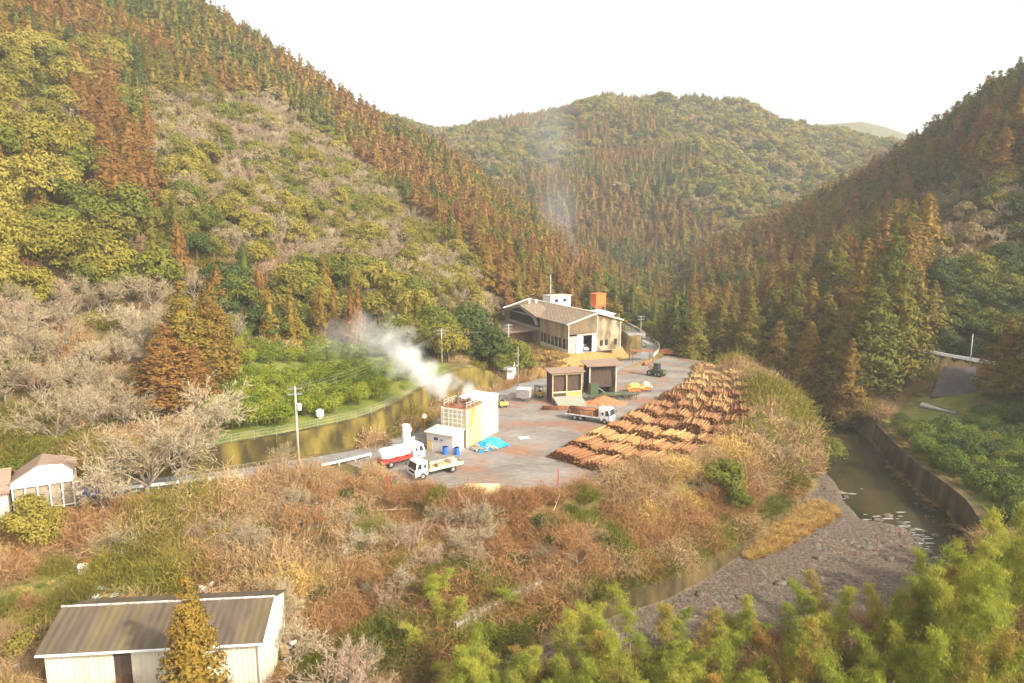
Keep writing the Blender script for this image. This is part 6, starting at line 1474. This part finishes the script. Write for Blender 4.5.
# river gravel
V=[];Fq=[]; rs=np.random.RandomState(8)
xg=rs.uniform(0,75,60000); yg=rs.uniform(50,125,60000); m=(sdf(RIVW,xg,yg)<-.5); zg=hz(xg,yg); px,py,_=proj(xg,yg,zg); m&=(px>400)&(px<1100)&(zg>-9.12)&((zg>-8.95)|(rs.rand(len(zg))<.25))
xg,yg,zg=xg[m][:15000],yg[m][:15000],zg[m][:15000]; n=len(xg)
base=np.array([(0,0,1),(.9,0,.2),(.3,.85,.25),(-.75,.5,.1),(-.7,-.55,.2),(.3,-.9,.1)]); fc=np.array([(0,1,2),(0,2,3),(0,3,4),(0,4,5),(0,5,1)])
s=.07+.16*rs.rand(n)**3; cl=fbm(xg,yg,7,81); s*=np.clip(1+cl*1.6,.5,1.9); b=base[None]*(1+rs.uniform(-.3,.3,(n,6,3)))*s[:,None,None]*np.array([1.3,.9,.6]); th=rs.rand(n)*6.28; c,q=np.cos(th)[:,None],np.sin(th)[:,None]
V=np.stack([b[...,0]*c-b[...,1]*q+xg[:,None],b[...,0]*q+b[...,1]*c+yg[:,None],b[...,2]+zg[:,None]],2); Fq=(fc[None]+(np.arange(n)*6)[:,None,None]).reshape(-1,3)
M['stone']=solid('stone',(.06,.046,.034),(.18,.145,.108),.9,.9,thr=(.35,.65)); M['stone_red']=solid('stone_red',(.11,.055,.03),(.16,.11,.07),1.2,.9)
me=np_mesh('gravel',V.reshape(-1,3),[(Fq[::1],0)],[M['stone'],M['stone_red']]); mi=np.repeat((rs.rand(n)<.3).astype(np.int32),5); me.polygons.foreach_set('material_index',mi)
tag(link('gravel',me),'grey and reddish river gravel of the broad bar','gravel',kind='stuff')
for k in range(16):
    a,b=[(838,493),(846,497),(878,520),(888,516),(902,524),(912,530),(918,540),(905,548),(935,536),(928,552),(780,585),(740,600),(820,560),(700,596),(868,548),(890,560)][k]
    p=Pz(a,b,-9); g=MB(); rr_=random.Random(k); V=[(q[0]*(1+rr_.uniform(-.25,.25)),q[1]*(1+rr_.uniform(-.25,.25)),q[2]) for q in [(0,0,.5),(.8,0,.3),(.4,.7,.35),(-.5,.6,.25),(-.8,-.1,.3),(-.4,-.7,.2),(.5,-.6,.3),(1.0,.1,-.3),(.5,.9,-.3),(-.6,.8,-.3),(-1,-.1,-.3),(-.5,-.9,-.3),(.6,-.8,-.3)]]
    f=[(0,1,2),(0,2,3),(0,3,4),(0,4,5),(0,5,6),(0,6,1)]+[(1+i,7+i,7+(i+1)%6,1+(i+1)%6) for i in range(6)]
    g.add(V,f); o=g.build('boulder','stone',None,(p[0],p[1],max(h1(p[0],p[1]),-9.05)+.05),k*1.3); sc1=.45+.35*rr_.random(); o.scale=(sc1*1.5,sc1,sc1)
    lb=['pale boulder in the shallow rapids of the river','dark boulder on the gravel bar'][k>=10]; tag(o,lb,'boulder',['boulders in the rapids','boulders on the gravel bar'][k>=10])
# cloud-white ripples of the rapids are broken water: thin foam sheets
g=MB(); rs=np.random.RandomState(3)
for k in range(46):
    a,b=[(910,530),(880,518),(925,545),(895,525),(935,560),(842,494)][k%6]; p=Pz(a+rs.uniform(-22,22),b+rs.uniform(-7,7),-8.985); w=rs.uniform(.25,.9); t=[2*PI*i/9 for i in range(9)]; r_=rs.uniform(.5,1.1,9)
    g.add([(p[0]+math.cos(v)*w*q*1.5,p[1]+math.sin(v)*w*q*.35,-8.985+.002*k/46) for v,q in zip(t,r_)],[tuple(range(9))])
o=g.build('foam','litter'); o.data.materials[0]=solid('foam',(.45,.45,.42),(.12,.12,.1),4,.6,thr=(.4,.6)); tag(o,'white broken water of the shallow rapids','rapids',kind='stuff')
# ================================================================== air
hazem,nt,N,L=newmat('haze'); o_=N.new('ShaderNodeOutputMaterial'); pv=N.new('ShaderNodeVolumePrincipled'); pv.inputs['Color'].default_value=(.98,.99,1,1); pv.inputs['Density'].default_value=HAZE; pv.inputs['Anisotropy'].default_value=0; L.new(pv.outputs[0],o_.inputs['Volume'])
g=MB(); g.box((0,300,180),(7600,8200,0)); zb=float(GZ.min())-1; top=float(max(GZ[:, :].max()+22, 215))
g=MB(); g.box((0,350,(zb+top)/2),(3000,2500,top-zb)); hzo=g.build('haze',hazem); hzo['kind']='stuff'; hzo['label']='pale warm haze filling the valley'; hzo['category']='haze'
def plume(name,blobs,dens,color,noise,label,res):
    lo=np.min([np.array(b[:3])-b[3] for b in blobs],0); hi=np.max([np.array(b[:3])+b[3] for b in blobs],0)
    me=bpy.data.meshes.new(name); c=(lo+hi)/2; o=link(name,me)
    ng=bpy.data.node_groups.new(name,'GeometryNodeTree'); ng.interface.new_socket('Geometry',in_out='OUTPUT',socket_type='NodeSocketGeometry'); N=ng.nodes; L=ng.links
    go=N.new('NodeGroupOutput'); vc=N.new('GeometryNodeVolumeCube'); pos=N.new('GeometryNodeInputPosition')
    nz=N.new('ShaderNodeTexNoise'); nz.inputs['Scale'].default_value=noise; nz.inputs['Detail'].default_value=4; L.new(pos.outputs[0],nz.inputs['Vector'])
    nf=N.new('ShaderNodeMath'); nf.operation='MULTIPLY_ADD'; nf.inputs[1].default_value=-2.8; nf.inputs[2].default_value=1.4; L.new(nz.outputs['Fac'],nf.inputs[0])
    acc=None
    for bx,by,bz,br,bd in blobs:
        ds=N.new('ShaderNodeVectorMath'); ds.operation='DISTANCE'; L.new(pos.outputs[0],ds.inputs[0]); ds.inputs[1].default_value=(bx,by,bz)
        a=N.new('ShaderNodeMath'); a.operation='MULTIPLY_ADD'; L.new(ds.outputs['Value'],a.inputs[0]); a.inputs[1].default_value=1/br; L.new(nf.outputs[0],a.inputs[2])
        m=N.new('ShaderNodeMapRange'); m.interpolation_type='SMOOTHSTEP'; m.inputs['From Min'].default_value=1.0; m.inputs['From Max'].default_value=.15; m.inputs['To Min'].default_value=0; m.inputs['To Max'].default_value=bd; L.new(a.outputs[0],m.inputs['Value'])
        if acc is None: acc=m.outputs[0]
        else:
            s=N.new('ShaderNodeMath'); s.operation='MAXIMUM'; L.new(acc,s.inputs[0]); L.new(m.outputs[0],s.inputs[1]); acc=s.outputs[0]
    L.new(acc,vc.inputs['Density']); vc.inputs['Min'].default_value=tuple(lo); vc.inputs['Max'].default_value=tuple(hi)
    vc.inputs['Resolution X'].default_value=res[0]; vc.inputs['Resolution Y'].default_value=res[1]; vc.inputs['Resolution Z'].default_value=res[2]
    m,nt,N2,L2=newmat(name); oo=N2.new('ShaderNodeOutputMaterial'); p=N2.new('ShaderNodeVolumePrincipled'); p.inputs['Color'].default_value=(*color,1); p.inputs['Density'].default_value=dens; p.inputs['Anisotropy'].default_value=0.1; L2.new(p.outputs[0],oo.inputs['Volume'])
    sm=N.new('GeometryNodeSetMaterial'); sm.inputs['Material'].default_value=m; L.new(vc.outputs[0],sm.inputs[0]); L.new(sm.outputs[0],go.inputs[0]); md=o.modifiers.new('v','NODES'); md.node_group=ng; me.materials.append(m)
    tag(o,label,'smoke' if 'smoke' in name else 'steam',kind='stuff'); return o
def B(px,py,Y,r,d): return (*Py(px,py,Y),r,d)
plume('steam',[B(477,396,103,.9,1),B(466,390,103.5,1.4,1),B(455,386,104,1.8,1),B(443,383,104.5,2.3,.95),B(431,378,105.5,2.8,.9),B(420,371,107,3.2,.8),B(410,362,109,3.5,.7),B(402,352,111,3.7,.55),B(395,343,114,3.7,.3),B(380,336,118,4.2,.18),B(364,335,120,4.6,.14),B(350,338,122,4.8,.1),B(336,340,124,4.5,.06),B(388,354,118,4.8,.08)],.42,(1,1,.995),.32,'white steam billowing from the boiler house over the orchard',(150,90,80))
mt=MAT@Vector((9,26,18))
plume('smoke',[(mt.x,mt.y,mt.z+1,1.2,1),B(576,252,183,2.4,.8),B(571,240,186,3.4,.6),B(566,226,190,4.5,.45),B(560,212,194,6,.35),B(556,196,200,7.5,.28),B(556,178,206,9,.24),B(552,160,213,11,.2),B(545,140,221,13,.16),B(540,122,230,14,.12),B(532,108,238,13,.07)],.035,(.88,.93,1),.07,'thin bluish smoke drifting up from the chimney mast',(60,80,110))
# ================================================================== light
SUN_AZ,SUN_EL=rad(SUNAZ),rad(SUNEL)   # azimuth clockwise from +Y
sl=bpy.data.lights.new('sun','SUN'); sl.energy=SUNE; sl.angle=rad(2.0); sl.color=(1,.93,.82); so=bpy.data.objects.new('sun',sl); col.objects.link(so)
sd=Vector((math.sin(SUN_AZ)*math.cos(SUN_EL),math.cos(SUN_AZ)*math.cos(SUN_EL),math.sin(SUN_EL))); so.rotation_euler=sd.to_track_quat('Z','Y').to_euler()
w=bpy.data.worlds.new('World'); sc.world=w; w.use_nodes=True; nt=w.node_tree; N=nt.nodes; L=nt.links; N.clear(); o_=N.new('ShaderNodeOutputWorld'); bg=N.new('ShaderNodeBackground'); sk=N.new('ShaderNodeTexSky'); sk.sky_type='NISHITA'; sk.sun_disc=False; sk.sun_elevation=SUN_EL; sk.sun_rotation=SUN_AZ; sk.air_density=1.2; sk.dust_density=5; sk.ozone_density=.6
hs=N.new('ShaderNodeHueSaturation'); hs.inputs['Saturation'].default_value=.28; hs.inputs['Value'].default_value=1.35; L.new(sk.outputs[0],hs.inputs['Color']); L.new(mixc(N,L,1.0,hs.outputs[0],(1,.985,.95),'MULTIPLY'),bg.inputs[0]); bg.inputs[1].default_value=SKYS; L.new(bg.outputs[0],o_.inputs[0])
vs=sc.view_settings; vs.view_transform='Standard'; vs.look='None'; vs.exposure=EXPO; vs.gamma=1; vs.use_curve_mapping=False
cy_=sc.cycles; cy_.max_bounces=6; cy_.diffuse_bounces=3; cy_.transparent_max_bounces=8; cy_.volume_bounces=3; cy_.volume_step_rate=2.0; cy_.use_denoising=True; cy_.use_adaptive_sampling=True; cy_.adaptive_threshold=.015
